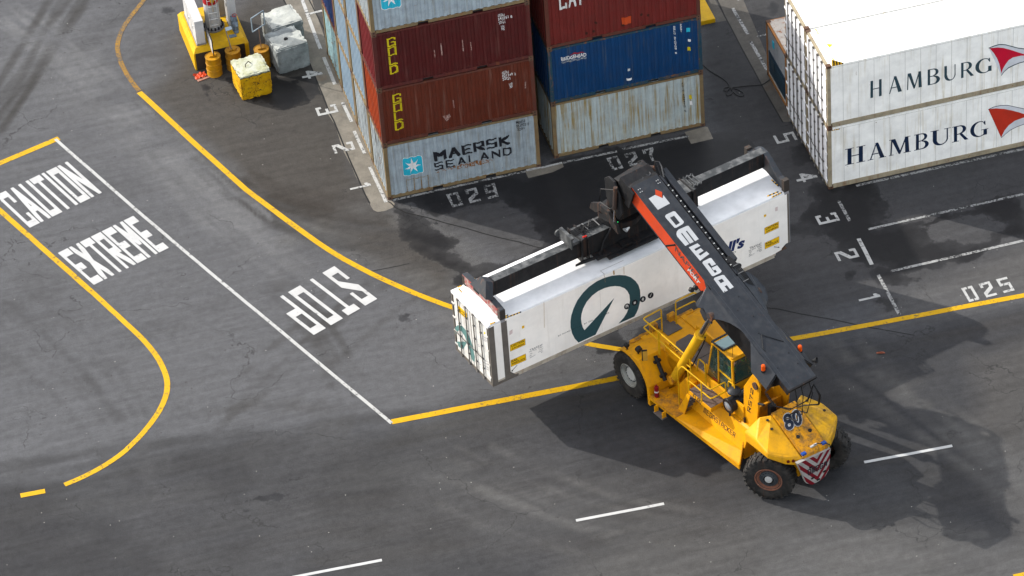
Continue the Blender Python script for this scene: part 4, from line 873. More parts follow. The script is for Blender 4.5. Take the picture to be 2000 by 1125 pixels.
text("all's", ce([(40, 412), (480, 272), (472, 450), (70, 600)]), fc, 'lettering', ANAV, hc, bold=.045, shear=.25); text('REFRIGERATED', ce([(-190, 700), (322, 520), (322, 552), (-190, 735)]), fc, 'lettering', BK, hc, shear=.1)
text("H", ce([(-75, 490), (40, 450), (50, 580), (-60, 625)]), fc, 'lettering', ANAV, hc, bold=.045, shear=.25)
text('BY ROAD  BY RAIL  BY SEA  OR OTHER', cr([(0, 895), (660, 590), (665, 605), (3, 910)]), fc, 'lettering', BK, hc)
for q in (cr([(1, 1)]),): pass
pxpoly([[(1019.5, 637), (1024, 635.5), (1024, 640.5), (1019.5, 642)]], fc, 'sticker', YST, hc); pxpoly([[(1492, 420), (1496.5, 418), (1496.5, 422.5), (1492, 424.5)]], fc, 'sticker', YST, hc)
pxpoly([[(1514, 405.5), (1519, 403.5), (1519, 411), (1514, 413)]], fc, 'sticker', plain('pale_pink_sticker', (.62, .50, .48), .5), hc); pxpoly([[(995, 647), (1001, 643), (1001, 651), (995, 655)]], fc, 'sticker', MATS['pale_pink_sticker'], hc)
pxpoly([cs([(335, 820), (342, 828), (240, 940), (255, 950), (210, 968), (222, 925), (232, 932)])], fc, 'arrow', BK, hc); pxpoly([ce([(965, 445), (1040, 455), (1040, 445), (1064, 460), (1036, 472), (1038, 464), (965, 456)])], fc, 'arrow', BK, hc)
for q, n_ in (([(981, 622), (1018, 608), (1018, 610.5), (981, 624.5)], 6), ([(984, 618), (1004, 610), (1005, 612), (985, 620)], 0), ([(1507, 384), (1527, 374.5), (1527, 377), (1508, 386.5)], 4)):
    if n_: hazard([q[0], q[1], q[2], q[3]], fc if n_ == 6 else fr_, hc, n_)
for q in ([(952, 621), (958, 631), (959, 633), (953, 624)], [(956, 632), (967, 628), (967, 630.5), (957, 634.5)], [(893.5, 560), (902, 556), (902, 558.5), (895, 562)], [(896, 562), (903, 570), (901.5, 572), (895, 565)], [(975, 622), (992, 614), (993, 616), (976, 624)], [(921, 546), (929, 542.5), (929, 545), (921, 549)], [(1498, 382), (1520, 373), (1521, 375.5), (1499, 384.5)], [(1508, 350), (1522, 363), (1520, 365), (1506, 352)]): hazard(q, fr_, hc, 3)
# logo and notice on the doors
def cq(P): return [(870 + x / 4.69, 520 + y / 4.69) for x, y in P]
fl2 = Plane(fl.p0, lC, .004)
pxpoly([cq([(80, 600), (90, 560), (110, 540), (150, 545), (190, 590), (225, 660), (250, 740), (268, 830), (265, 880), (240, 850), (225, 780), (205, 710), (175, 640), (150, 600), (125, 585), (105, 600), (95, 620)])], fl2, 'ring_logo', DGREEN2, hc); pxpoly([cq([(100, 690), (200, 690), (160, 760), (125, 740)])], fl2, 'ring_logo', DGREEN2, hc)
pxpoly([cq([(108, 352), (196, 432), (198, 490), (110, 410)])], fl2, 'sticker', YST, hc); text('CAUTION', cq([(115, 372), (190, 440), (190, 460), (115, 392)]), Plane(fl.p0, lC, .007), 'marking', BK, hc, bold=.02); text('2.9 HIGH', cq([(118, 398), (188, 462), (188, 478), (118, 414)]), Plane(fl.p0, lC, .007), 'marking', BK, hc, bold=.02)
GREYS = plain('soft_grey_print', (.25, .25, .27), .6)
for i, (x, y, l) in enumerate([(340, 640, 40), (335, 655, 44), (340, 670, 38), (345, 850, 50), (345, 875, 52), (350, 905, 46), (352, 925, 44), (290, 710, 20), (295, 725, 24), (290, 870, 22), (305, 890, 22)]):
    pxpoly([cq([(x, y), (x + l, y + l * .55), (x + l, y + l * .55 + 5), (x, y + 5)])], fl2, 'marking', GREYS, hc)
pxpoly([cq([(352, 600), (364, 608), (364, 626), (352, 618)])], fl2, 'sticker', YST, hc)
for x_ in (4.6, 9.3): MB().box(x_, x_ + .01, -.0065, -.003, .3, 2.6).build('panel_seam', paint('faint_seam', (.6, .56, .5), .5, 0, 0, .1), hc)
RUN = plain('rust_run', (.42, .28, .14), .6)
for q in ([(1181, 541), (1182, 541), (1182.5, 552), (1181.5, 552)], [(1218, 521), (1219, 521), (1219.3, 536), (1218.4, 536)], [(1197, 529), (1200, 528), (1201, 536), (1198, 537)], [(1062, 590), (1062.8, 590), (1063.5, 640), (1062.8, 640)], [(1370, 462), (1370.7, 462), (1371, 480), (1370.4, 480)]): pxpoly([q], fc, 'rust_run', RUN, hc)
for q in ([(1173, 529), (1180, 534), (1181, 541), (1180.3, 541), (1179.3, 534.7), (1172.5, 529.5)], [(1172, 529), (1218, 508), (1218, 508.7), (1172, 529.7)]): pxpoly([q], fr_, 'hatch_seam', MATS['panel_seam'], hc)

# ================================================================ the reach stacker
AZ = math.radians(-70); U_ = Vector((math.cos(AZ), math.sin(AZ), 0)); OX, OY = 7.1822, -13.2421
MM = T3(OX, OY, 0, AZ)
rs = root('reach_stacker', 'yellow reach stacker with dark grey boom lifting the white container', 'reach stacker', MM)
YP = paint('machine_yellow', (.60, .265, .003), .38, .18, .28, .20, rustc=(.16, .08, .03), streakc=(.30, .15, .02), dscale=.9); YD = paint('grimy_yellow', (.52, .22, .003), .5, .55, .6, .8, rustc=(.05, .035, .02), streakc=(.10, .06, .015), dscale=.9)
BG = paint('boom_grey', (.020, .0228, .028), .42, .0, .05, .12, dirtc=(.12, .12, .12)); BGD = paint('spreader_black', (.010, .010, .011), .55, .12, .2, .25, rustc=(.14, .06, .03), dirtc=(.04, .04, .04)); BGM = paint('spreader_grey_top', (.035, .038, .040), .5, .25, .3, .5, rustc=(.015, .015, .015), dirtc=(.20, .20, .20))
ORG = paint('stripe_orange', (.42, .042, .010), .4, .0, .06, .08); RUSTP = paint('rusty_pin', (.045, .032, .028), .6, .5, .4, .3); CHROME = plain('chrome', (.5, .5, .52), .18, 1.0); HOSE = plain('black_hose', (.014, .014, .015), .5)
AMBER = plain('amber_lens', (.6, .07, .003), .25); MESH_ = paint('anti_slip_grey', (.095, .083, .078), .7, .15, .1, .4); LENS = plain('lamp_lens', (.65, .66, .66), .2, .3)
TYRE = paint('tyre_rubber', (.016, .0155, .015), .72, .0, .1, .45, dirtc=(.07, .062, .055)); RIMW = paint('rim_white', (.30, .30, .27), .5, .15, .2, .3); RIMR = paint('rim_rust', (.16, .065, .04), .7, .5, .4, .4, rustc=(.30, .16, .10)); HUBD = plain('hub_dark', (.045, .05, .055), .5, .3); HUBW = plain('hub_white', (.36, .36, .35), .5)
def wheel(name, cx, cy, ang, outward, R=.93, wdt=.52, rear=False):
    d = Vector((math.sin(ang) * -outward, math.cos(ang) * outward, 0)) if True else None
    # axis points outward
    ax = Vector((-math.sin(ang), math.cos(ang), 0)) * outward; M = frame((cx, cy, R), (math.cos(ang), math.sin(ang), 0), ax); h = wdt / 2
    mb = MB(); prof = [(.44, -h * .86), (.52, -h * .98), (.70, -h), (.84, -h * .97), (.90, -h * .8), (.915, -h * .5), (.918, 0), (.915, h * .5), (.90, h * .8), (.84, h * .97), (.70, h), (.52, h * .98), (.44, h * .86)]
    mb.lathe([(r * R / .95, a) for r, a in prof], M, 48)
    for k in range(26):
        for s_ in (-1, 1):
            t = 2 * math.pi * (k + (.5 if s_ > 0 else 0)) / 26; c_, s2 = math.cos(t), math.sin(t); e = Vector((c_, s2, 0)); tt = Vector((-s2, c_, 0))
            def pp(r, a, q): return M @ (e * r + tt * q + Vector((0, 0, a)))
            ro = R; a0, a1, a2 = s_ * .015, s_ * h * .72, s_ * h * 1.0
            v = [pp(R * .93, a0, .05), pp(R * .93, a0, -.05), pp(ro, a0, -.035), pp(ro, a0, .035), pp(R * .93, a1, .11), pp(R * .93, a1, .01), pp(ro - .008, a1, .025), pp(ro - .008, a1, .095), pp(R * .86, a2 * 1.01, .13), pp(R * .86, a2 * 1.01, .03), pp(R * .955, a2, .045), pp(R * .955, a2, .115)]
            mb.add(v, [(0, 1, 2, 3), (0, 4, 5, 1), (1, 5, 6, 2), (2, 6, 7, 3), (3, 7, 4, 0), (4, 8, 9, 5), (5, 9, 10, 6), (6, 10, 11, 7), (7, 11, 8, 4), (8, 9, 10, 11)])
    ty = mb.build(name, TYRE, rs, smooth=True)
    def sub(nm, prof, mat, seg=32):
        o = MB().lathe(prof, M, seg).build(nm, mat, ty, smooth=True); return o
    WM[ty.name] = MM
    if not rear:
        sub('rim', [(.47, h * .80), (.475, h * .90), (.455, h * .96), (.44, h * .86), (.43, h * .2), (.40, h * .1), (.33, h * .15), (.31, h * .35), (.25, h * .40)], RIMW)
        sub('hub', [(.31, h * .30), (.25, h * .42), (.23, h * .55), (.0005, h * .56)], HUBW)
    else:
        sub('rim', [(.50, h * .82), (.505, h * .95), (.47, h * 1.0), (.45, h * .90), (.42, h * .70), (.36, h * .62), (.33, h * .66)], RIMR)
        sub('rim_centre', [(.345, h * .60), (.33, h * .78), (.20, h * .84), (.18, h * .9)], HUBD); sub('hub', [(.14, h * .84), (.13, h * .98), (.11, h * 1.0), (.0005, h * 1.0)], HUBW, 16)
    mb = MB()
    rb = .29 if not rear else .27
    for k in range(16): t = 2 * math.pi * k / 16; cylinder(mb, M @ Vector((rb * math.cos(t), rb * math.sin(t), h * .3)), M @ Vector((rb * math.cos(t), rb * math.sin(t), h * (.55 if not rear else .92))), .018, 8)
    mb.build('wheel_bolts', HUBD, ty)
for s_ in (-1, 1):
    wheel('wheel', 0, s_ * 1.62, 0, s_); wheel('wheel', 0, s_ * 1.04, 0, s_)
STEER = math.radians(39)
wheel('wheel', 7.33, -1.20, STEER, -1, rear=True, wdt=.58); wheel('wheel', 7.33, 1.20, STEER, 1, rear=True, wdt=.58)
# chassis
mb = MB()
prof = [(-1.12, .50), (-1.12, .85), (-.86, 1.68), (-.78, 1.75), (.78, 1.75), (.86, 1.68), (1.12, .85), (1.12, .50)]
mb.prism(prof, 'x', 2.75, 5.75)
mb.box(-.35, .9, -.78, .78, .75, 1.95); mb.box(.9, 2.75, -.78, .78, .7, 1.95); mb.box(5.75, 6.6, -.62, .62, .6, 1.75); mb.box(6.6, 8.0, -.5, .5, .9, 1.7)
mb.box(1.4, 2.75, -1.1, 1.1, .5, .82)
mb.build('chassis', YP, rs, bevel=.015)
mb = MB()
for s_ in (-1, 1): mb.box(.75, 5.3, min(s_ * .66, s_ * .74), max(s_ * .66, s_ * .74), 1.2, 2.42)
for s_ in (-1, 1): mb.prism([(1.0, 1.2), (2.3, 1.2), (2.3, 1.45), (1.9, 2.35), (1.25, 2.35), (.95, 1.9)], 'y', s_ * .74, s_ * .78)
mb.build('side_frame', YP, rs, bevel=.01)
mb = MB(); mb.box(-.5, -.32, -1.9 + .5, 1.4, 1.5, 2.0); mb.box(-.52, -.3, -.5, -.25, 1.7, 2.3); mb.box(-.52, -.3, .3, .6, 1.7, 2.3); mb.box(-.62, -.45, -.9, -.7, 1.6, 1.9); mb.build('front_crossbar', YD, rs, bevel=.01)
# fenders
for s_ in (-1, 1):
    mb = MB(); outer = [(-.55, 1.80), (-.35, 1.96), (-.1, 2.05), (.66, 2.07), (1.27, 1.22), (1.30, .38)]
    inner = [(1.16, .38), (1.14, .95)] + [(1.14 * math.cos(t), .93 + 1.02 * math.sin(t)) for t in [math.radians(a) for a in (12, 26, 40, 54, 68, 82, 96, 110, 120)]]
    y0, y1 = sorted((s_ * 1.88, s_ * 1.80)); mb.prism(outer + inner, 'y', y0, y1)
    for a, b in zip(outer, outer[1:]):
        d = (b[0] - a[0], b[1] - a[1]); l = math.hypot(*d); nx, nz = -d[1] / l * .03, d[0] / l * .03
        if nz < 0 and abs(d[1]) < abs(d[0]): pass
        y2, y3 = sorted((s_ * 1.80, s_ * .78)); mb.prism([a, b, (b[0] - abs(nx) - .0, b[1] - abs(nz)), (a[0] - abs(nx), a[1] - abs(nz))], 'y', y2, y3)
    mb.build('fender', YP, rs, bevel=.012)
    MB().box(-.35, .7, min(s_ * .78, s_ * 1.0), max(s_ * .78, s_ * 1.0), 1.85, 2.04).build('fender_bracket', YP, rs)
# decks
MB().slab([(-.5, -.2, 2.06), (.22, -.2, 2.06), (.22, .45, 2.06), (-.5, .45, 2.06)], .03).build('step_plate', MESH_, rs, bevel=.004)
MB().slab([(-.3, -.78, 2.02), (.95, -.78, 2.02), (2.75, -.78, 2.0), (2.75, .78, 2.0), (-.3, .78, 2.02)], .06).build('front_deck', YP, rs)
MB().slab([(.70, -.2, 2.08), (.98, -.45, 2.08), (2.9, -.62, 2.08), (2.9, .6, 2.08), (1.05, .62, 2.08), (.66, .42, 2.08)], .04).build('anti_slip_deck', MESH_, rs)
mb = MB(); mb.box(1.95, 1.965, -.6, .6, 2.081, 2.086); mb.box(2.5, 2.515, -.6, .6, 2.081, 2.086); mb.box(1.5, 1.6, .1, .2, 2.081, 2.09); mb.build('deck_seam', DARK, rs)
mb = MB(); mb.box(1.30, 2.8, -1.88, -1.08, .80, .86); mb.build('side_deck', YD, rs, bevel=.008)
mb = MB(); mb.slab([(2.8, -1.10, .86), (2.8, -1.86, .84), (5.95, -1.52, .62), (5.7, -1.12, .84)], .05); mb.slab([(1.30, -1.88, .86), (1.30, -1.88, .66), (5.97, -1.53, .42), (5.97, -1.53, .64)], .04); mb.slab([(5.70, -1.12, 1.30), (5.62, -1.10, .60), (5.97, -1.53, .42), (5.99, -1.53, .66)], .04); mb.build('side_skirt', YP, rs, bevel=.006)
mb = MB(); mb.slab([(1.3, 1.08, .86), (5.95, 1.08, .84), (5.95, 1.5, .62), (1.3, 1.86, .84)], .05); mb.slab([(1.30, 1.88, .86), (5.97, 1.53, .64), (5.97, 1.53, .42), (1.30, 1.88, .66)], .04); mb.build('side_skirt', YP, rs, bevel=.006)
mb = MB(); mb.box(1.75, 2.3, -2.10, -1.88, .50, .54); mb.build('foot_step', MESH_, rs, bevel=.006); [MB().box(x, x + .04, -2.06, -1.9, .5, .8).build('step_hanger', YP, rs) for x in (1.78, 2.23)]
MB().prism([(1.95, .86), (2.72, .86), (2.72, 1.9), (2.45, 2.05), (1.95, 1.35)], 'y', -1.12, -.80).build('side_box', YP, rs, bevel=.012)
# platform and stair
mb = MB(); mb.box(2.95, 4.25, -1.38, -.66, 1.80, 1.98); mb.build('platform_frame', YP, rs, bevel=.01)
mb = MB(); [mb.box(2.97 + i * .158, 3.12 + i * .158, -1.36, -.5, 1.98, 1.998) for i in range(8)]; mb.build('platform_planks', paint('plank_grey_brown', (.105, .072, .058), .75, 0, .1, .4), rs)
mb = MB(); mb.slab([(2.50, -1.50, .86), (2.92, -1.40, 1.80), (3.10, -1.40, 1.80), (2.86, -1.50, .86)], .03); mb.slab([(2.50, -1.06, .86), (2.92, -1.0, 1.80), (3.10, -1.0, 1.80), (2.86, -1.06, .86)], .03); mb.build('stair_stringer', YP, rs)
for i in range(4): MB().box(2.56 + i * .11, 2.80 + i * .11, -1.49 + i * .02, -1.05, 1.02 + i * .2, 1.05 + i * .2).build('stair_tread', MESH_, rs)
# rails
HR = paint('handrail_yellow', (.52, .29, .004), .4, .1, .1, .15)
def rail(P, r=.026):
    Q = [Vector(P[0])]
    for a, b, c_ in zip(P, P[1:], P[2:]):
        a, b, c_ = Vector(a), Vector(b), Vector(c_); k = min(.09, (b - a).length / 2.2, (c_ - b).length / 2.2); p0 = b + (a - b).normalized() * k; p1 = b + (c_ - b).normalized() * k
        Q += [p0, (p0 + p1) / 4 + b / 2, p1]
    Q.append(Vector(P[-1])); MB().tube(Q, r, 8).build('handrail', HR, rs, smooth=True)
rail([(-.1, -.22, 2.0), (-.1, -.22, 3.1), (-.08, -1.05, 3.1), (.85, -1.05, 3.1), (2.72, -1.08, 3.1), (2.75, -1.08, 2.3)]); rail([(-.1, -.22, 2.7), (-.08, -1.05, 2.7), (.85, -1.05, 2.7), (2.74, -1.08, 2.7)])
rail([(.82, -1.05, 2.05), (.82, -1.05, 3.1)]); rail([(.88, -1.05, 2.05), (.88, -1.05, 3.1)])
rail([(2.35, -1.36, .88), (2.35, -1.36, 2.45), (2.62, -1.36, 2.85), (4.25, -1.36, 2.85), (4.25, -.70, 2.85), (4.25, -.70, 2.0)]); rail([(2.95, -1.36, 2.42), (4.25, -1.36, 2.42), (4.25, -.70, 2.42)]); rail([(3.72, -1.37, 1.95), (3.72, -1.36, 2.85)]); rail([(2.98, -1.37, 1.95), (2.96, -1.36, 2.85)])
rail([(2.72, -.8, 2.4), (2.85, -.8, 3.05), (3.2, -.8, 3.05), (3.25, -.8, 2.05)]); rail([(4.3, -.62, 2.6), (4.3, -.62, 2.9), (4.62, -.6, 2.9), (4.65, -.6, 2.5)])
for z in (3.1, 2.7): rail([(-.1, .42, 2.0), (-.1, .42, z), (-.08, 1.25, z), (.8, 1.25, z), (.8, 1.25, 2.1)])
# lift cylinders
for s_ in (-1, 1):
    a = Vector((1.62, s_ * .98, 1.42)); b = Vector((3.98, s_ * .98, 5.83)); m_ = a.lerp(b, .70)
    cb = cylinder(MB(), a, m_, .185, 28); cylinder(cb, m_ - (b - a).normalized() * .12, m_ + (b - a).normalized() * .03, .21, 28); lc = cb.build('lift_cylinder', paint('cylinder_yellow', (.52, .28, .008), .35, .05, .1, .12), rs, smooth=True)
    rod = cylinder(MB(), m_, b, .10, 24); rod.build('piston_rod', CHROME, lc, smooth=True); e_ = cylinder(MB(), b + Vector((0, -.12, 0)), b + Vector((0, .12, 0)), .16, 20); e_.build('rod_eye', RUSTP, lc, smooth=True)
    cylinder(MB(), a + Vector((0, -.22, 0)), a + Vector((0, .22, 0)), .17, 20).build('cylinder_foot', YD, lc, smooth=True)
    h_ = MB(); h_.tube([a + Vector((.18, .1, .2)), a.lerp(b, .3) + Vector((.28, .1, -.1)), a.lerp(b, .6) + Vector((.25, .1, 0)), m_ + Vector((.2, .05, 0))], .025, 6); h_.build('hydraulic_hose', HOSE, rs, smooth=True)
    MB().prism([(1.35, 1.15), (2.0, 1.15), (2.0, 1.75), (1.5, 1.85)], 'y', s_ * .74, s_ * .82).build('cylinder_bracket', YD, rs, bevel=.01)
# fender fittings
mb = MB(); a, b = Vector((.82, -1.22, 2.05)), Vector((1.40, -1.25, 1.30)); mb.tube([a, b], .075, 12); mb.build('exhaust_pipe', BGD, rs, smooth=True)
mb = MB(); [mb.box(x - .05, x + .05, -1.38, -1.1, z - .06, z + .03) for x, z in ((.95, 1.92), (1.28, 1.48))]; mb.build('pipe_bracket', BGD, rs)
mb = MB(); mb.tube([(.35, -1.62, 2.06), (.35, -1.62, 2.2)], .03, 8); cylinder(mb, (.28, -1.6, 2.28), (.42, -1.6, 2.24), .12, 20); mb.build('headlight', HOSE, rs, smooth=True); mb = MB(); mb.tube([(-.1, -1.78, 2.06), (-.1, -1.78, 2.2)], .03, 8); cylinder(mb, (-.18, -1.78, 2.24), (-.06, -1.78, 2.22), .09, 20); mb.build('headlight', HOSE, rs, smooth=True)
mb = MB(); mb.slab([(.82, -1.80, 2.62), (.82, -1.80, 2.12), (.90, -1.62, 2.10), (.90, -1.62, 2.60)], .04); mb.tube([(.7, -1.72, 2.06), (.82, -1.74, 2.3)], .02, 6); mb.build('mirror', plain('mirror_black', (.02, .02, .02), .3), rs, bevel=.015); MB().slab([(.858, -1.79, 2.58), (.92, -1.63, 2.56), (.92, -1.63, 2.14), (.858, -1.79, 2.16)], .008).build('mirror_glass', paint('painted_yellow_reflection', (.45, .26, .04), .2, 0, 0, .1), rs)  # mirror glass carries its yellow reflection as painted colour
mb = MB(); cylinder(mb, (1.50, -1.72, .88), (1.50, -1.72, 1.32), .085, 16); mb.tube([(1.50, -1.72, 1.32), (1.50, -1.72, 1.42)], .03, 8); ext = mb.build('fire_extinguisher', plain('extinguisher_red', (.16, .008, .012), .35), rs, smooth=True); mb = MB(); cylinder(mb, (1.50, -1.72, 1.1), (1.50, -1.72, 1.16), .087, 16); mb.build('extinguisher_label', LENS, ext)
# cab
GLS = glass('cab_glass', (.03, .07, .06), .50); RUB = plain('window_rubber', (.012, .013, .014), .6)
mb = MB(); zb, zt = 2.25, 3.98; y0, y1 = -.56, .66
XF0, XF1, XR = 2.95, 3.40, 4.50
def post(a, b, w_=.075): mb.beam(a, b, w_, w_, up=(1, 0, .1))
for y in (y0, y1): post((XF0 + .05, y, 2.25), (XF1, y, zt)); post((XR, y, 2.1), (XR, y, zt)); post((3.66, y, 2.3), (3.72, y, zt), .06)
for y in (y0, y1): mb.beam((XF0 + .05, y, zb), (XR, y, zb - .05), .08, .12); mb.beam((XF1, y, zt), (XR, y, zt), .08, .08)
mb.beam((XR, y0, zt), (XR, y1, zt), .08, .1); mb.beam((XR, y0, 2.80), (XR, y1, 2.80), .06, .10); mb.beam((XF1, y0, zt), (XF1, y1, zt), .06, .06); mb.box(XR - .03, XR + .03, y0, y1, 2.05, 2.80)
mb.slab([(2.95, y0 - .02, 2.75), (2.88, y0 - .02, 2.3), (3.66, y0 - .02, 2.28), (3.66, y0 - .02, 2.42)], .05)
mb.box(3.0, XR, y0, y1, 2.12, 2.26)
cab = mb.build('cab', paint('cab_yellow', (.58, .27, .006), .38, .05, .08, .12), rs, bevel=.012); WM[cab.name] = MM
mb = MB(); mb.slab([(4.02, y0 - .05, zt + .05), (XR + .08, y0 - .05, zt - .02), (XR + .08, y1 + .05, zt - .02), (4.02, y1 + .05, zt + .05)], .07); mb.build('cab_roof', MATS['cab_yellow'], rs, bevel=.015)
mb = MB(); mb.slab([(3.34, y0, zt + .02), (4.02, y0, zt + .05), (4.02, y1, zt + .05), (3.34, y1, zt + .02)], .02); mb.build('roof_window', glass('roof_glass', (.10, .16, .17), .8), cab); mb = MB(); [mb.beam(a, b, .07, .03) for a, b in (((3.34, y0, zt + .04), (3.34, y1, zt + .04)), ((4.0, y0, zt + .065), (4.0, y1, zt + .065)), ((3.34, y0, zt + .04), (4.0, y0, zt + .065)), ((3.34, y1, zt + .04), (4.0, y1, zt + .065)))]; mb.build('roof_window_seal', RUB, cab)
MB().slab([(3.0, y0 - .01, 2.32), (XF1 - .0, y0 - .01, 3.93), (3.68, y0 - .01, 3.93), (3.63, y0 - .01, 2.34)], .012).build('side_window', GLS, cab); MB().slab([(3.78, y0 - .012, 2.34), (3.78, y0 - .012, 3.9), (4.44, y0 - .012, 3.9), (4.44, y0 - .012, 2.34)], .012).build('door_window', GLS, cab)
MB().slab([(XR + .045, y0 + .06, 2.88), (XR + .045, y0 + .06, 3.86), (XR + .045, y1 - .06, 3.86), (XR + .045, y1 - .06, 2.88)], .012).build('rear_window', GLS, cab); MB().slab([(2.98, y0, 2.32), (3.38, y0, 3.93), (3.38, y1, 3.93), (2.98, y1, 2.32)], .012).build('windscreen', GLS, cab)
MB().slab([(2.98, y1 + .01, 2.32), (XF1, y1 + .01, 3.93), (4.44, y1 + .01, 3.9), (4.44, y1 + .01, 2.34)], .012).build('side_window', GLS, cab)
mb = MB(); mb.beam((3.72, y0 - .035, 3.02), (4.46, y0 - .035, 2.98), .03, .06); mb.build('door_handle', HR, cab); mb = MB()
for a, b in (((3.76, 2.32), (3.76, 3.92)), ((4.46, 2.32), (4.46, 3.92)), ((3.76, 2.32), (4.46, 2.32)), ((3.76, 3.92), (4.46, 3.92))): mb.beam((a[0], y0 - .03, a[1]), (b[0], y0 - .03, b[1]), .02, .035)
for a, b in (((y0 + .05, 2.86), (y0 + .05, 3.88)), ((y1 - .05, 2.86), (y1 - .05, 3.88)), ((y0 + .05, 2.86), (y1 - .05, 2.86)), ((y0 + .05, 3.88), (y1 - .05, 3.88))): mb.beam((XR + .05, a[0], a[1]), (XR + .05, b[0], b[1]), .03, .03)
mb.build('window_seal', RUB, cab)
mb = MB(); mb.box(3.75, 4.2, -.2, .3, 2.3, 2.62); mb.box(4.15, 4.28, -.2, .3, 2.6, 3.25); mb.build('driver_seat', plain('seat_black', (.015, .015, .016), .8), rs, bevel=.04)
mb = MB(); mb.box(3.05, 3.3, -.3, .4, 2.3, 2.9); mb.tube([(3.3, .05, 2.9), (3.42, .05, 2.98)], .03, 8); mb.lathe([(.19, -.015), (.2, 0), (.19, .015)], frame((3.45, .05, 3.0), (0, 1, 0), (.8, 0, .6)), 20); mb.build('dashboard', plain('dash_grey', (.05, .05, .05), .6), rs, bevel=.01)
mb = MB(); mb.box(3.35, 3.6, -.5, -.3, 2.7, 2.9); mb.box(3.4, 3.65, -.5, -.3, 3.1, 3.25); mb.build('paperwork', HUBW, rs); MB().tube([(4.45, -.5, 4.0), (4.47, -.5, 4.5)], .008, 5).build('aerial', RUB, rs)
# air cleaner
mb = MB(); cylinder(mb, (4.70, -.98, 2.18), (4.72, -.30, 2.22), .27, 32); mb.lathe([(.275, 0), (.295, .02), (.295, .05), (.275, .07)], frame((4.70, -.98, 2.18), (1, 0, 0), (0, 1, 0)), 32); mb.build('air_cleaner', plain('cleaner_black', (.018, .018, .019), .35), rs, smooth=True)
MB().lathe([(.19, -.012), (.18, .0), (.06, .03), (.0005, .035)], frame((4.70, -.985, 2.18), (1, 0, 0), (0, -1, 0)), 24).build('cleaner_cap', plain('cap_grey', (.30, .32, .34), .3, .4), rs, smooth=True)
mb = MB(); mb.lathe([(.08, -.12), (.08, 0), (.24, .02), (.25, .08), (.18, .16), (.0005, .19)], frame((4.62, -.62, 2.58), (1, 0, 0), (0, 0, 1)), 28); mb.tube([(4.75, -.5, 2.5), (4.95, -.2, 2.75), (5.0, .1, 2.7)], .12, 10); mb.build('air_intake', plain('intake_black', (.025, .027, .03), .45), rs, smooth=True)
# pivot plates
for s_ in (-1, 1):
    mp_ = MB().prism([(5.22, 1.72), (5.95, 1.72), (6.22, 4.0), (6.10, 4.22), (5.82, 4.25), (5.30, 3.35)], 'y', s_ * .62, s_ * .70).build('pivot_plate', YP, rs, bevel=.012); WM[mp_.name] = MM
    cylinder(MB(), (6.0, s_ * .60, 3.85), (6.0, s_ * .76, 3.85), .14, 20).build('pivot_pin', RUSTP, mp_, smooth=True)
mb = MB(); mb.box(5.65, 5.75, -.62, .62, 1.7, 2.5); mb.build('pivot_base', YD, rs, bevel=.015); MB().box(5.76, 6.95, -.60, .60, 1.76, 1.92).build('cavity_shade', DARK, rs)  # dark sheet stands in for the shade deep in the cavity
mb = MB(); [cylinder(mb, (x, y, 1.75), (x, y, 1.95), .04, 8) for x, y in ((3.9, -.93), (4.75, -.93), (5.35, -.75))]; mb.build('tank_cap', RUSTP, rs, smooth=True)
mb = MB(); mb.slab([(3.6, -.86, 1.765), (5.2, -.86, 1.765), (5.2, -.2, 1.765), (3.6, -.2, 1.765)], .02); mb.build('hood', YP, rs); mb = MB(); mb.box(3.6, 5.2, -.885, -.86, 1.74, 1.76); mb.build('hood_edge', YD, rs)
# counterweight
mb = MB(); V = []; 
def cwhalf(s_):
    A = (6.16, s_ * 1.40, 2.24); B = (7.0, s_ * 1.50, 2.44); Cc = (7.66, s_ * 1.55, 2.34); D = (8.02, s_ * 1.10, 2.20); E_ = (8.33, s_ * .52, 2.03); Fq = (6.62, s_ * .52, 2.86); Gq = (6.42, s_ * .90, 2.84)
    v = [A, B, Cc, D, E_, Fq, Gq]; lo = [(6.18, s_ * 1.38, 1.80), (7.0, s_ * 1.48, 1.98), (7.68, s_ * 1.53, 2.08), (8.05, s_ * 1.10, 1.82), (8.38, s_ * .55, 1.68), (6.62, s_ * .52, 1.8), (6.42, s_ * .9, 1.8)]
    m2 = MB(); m2.add(v + lo, [(0, 6, 1), (1, 6, 5), (1, 5, 2), (2, 5, 4, 3), (7, 8, 13), (8, 12, 13), (8, 9, 12), (9, 10, 11, 12)] + [(i, (i + 1) % 7, (i + 1) % 7 + 7, i + 7) for i in range(7)]); return m2
cw = cwhalf(-1).build('counterweight', paint('counterweight_yellow', (.60, .29, .006), .42, .16, .15, .28, rustc=(.07, .045, .02)), rs, bevel=.07); WM[cw.name] = MM
cwhalf(1).build('counterweight', paint('counterweight_grimy', (.48, .25, .005), .45, .34, .2, .6, rustc=(.05, .035, .02)), rs, bevel=.07)
mb = MB(); mb.slab([(6.60, -.515, 2.90), (8.34, -.515, 2.07), (8.34, .515, 2.07), (6.60, .515, 2.90)], .12); mb.slab([(8.34, -.55, 2.06), (8.40, -.56, 1.70), (8.40, .56, 1.70), (8.34, .55, 2.06)], .06); mb.box(6.62, 8.2, -.5, .5, 1.5, 1.9); cwc = mb.build('counterweight_cover', YD, rs, bevel=.015); WM[cwc.name] = MM
mb = MB()
for x, y, z in ((7.68, -.22, 2.39), (7.68, .30, 2.39), (7.25, .25, 2.60)): cylinder(mb, (x, y, z - .02), (x + .012, y, z + .012), .07 if x > 7.5 else .03, 16)
for x, y, z in ((6.72, -.78, 2.79), (6.72, .95, 2.72), (7.05, -.86, 2.66), (7.3, 1.25, 2.5)): cylinder(mb, (x, y, z), (x, y, z + .02), .055, 14)
mb.build('lifting_hole', DARK, cwc)
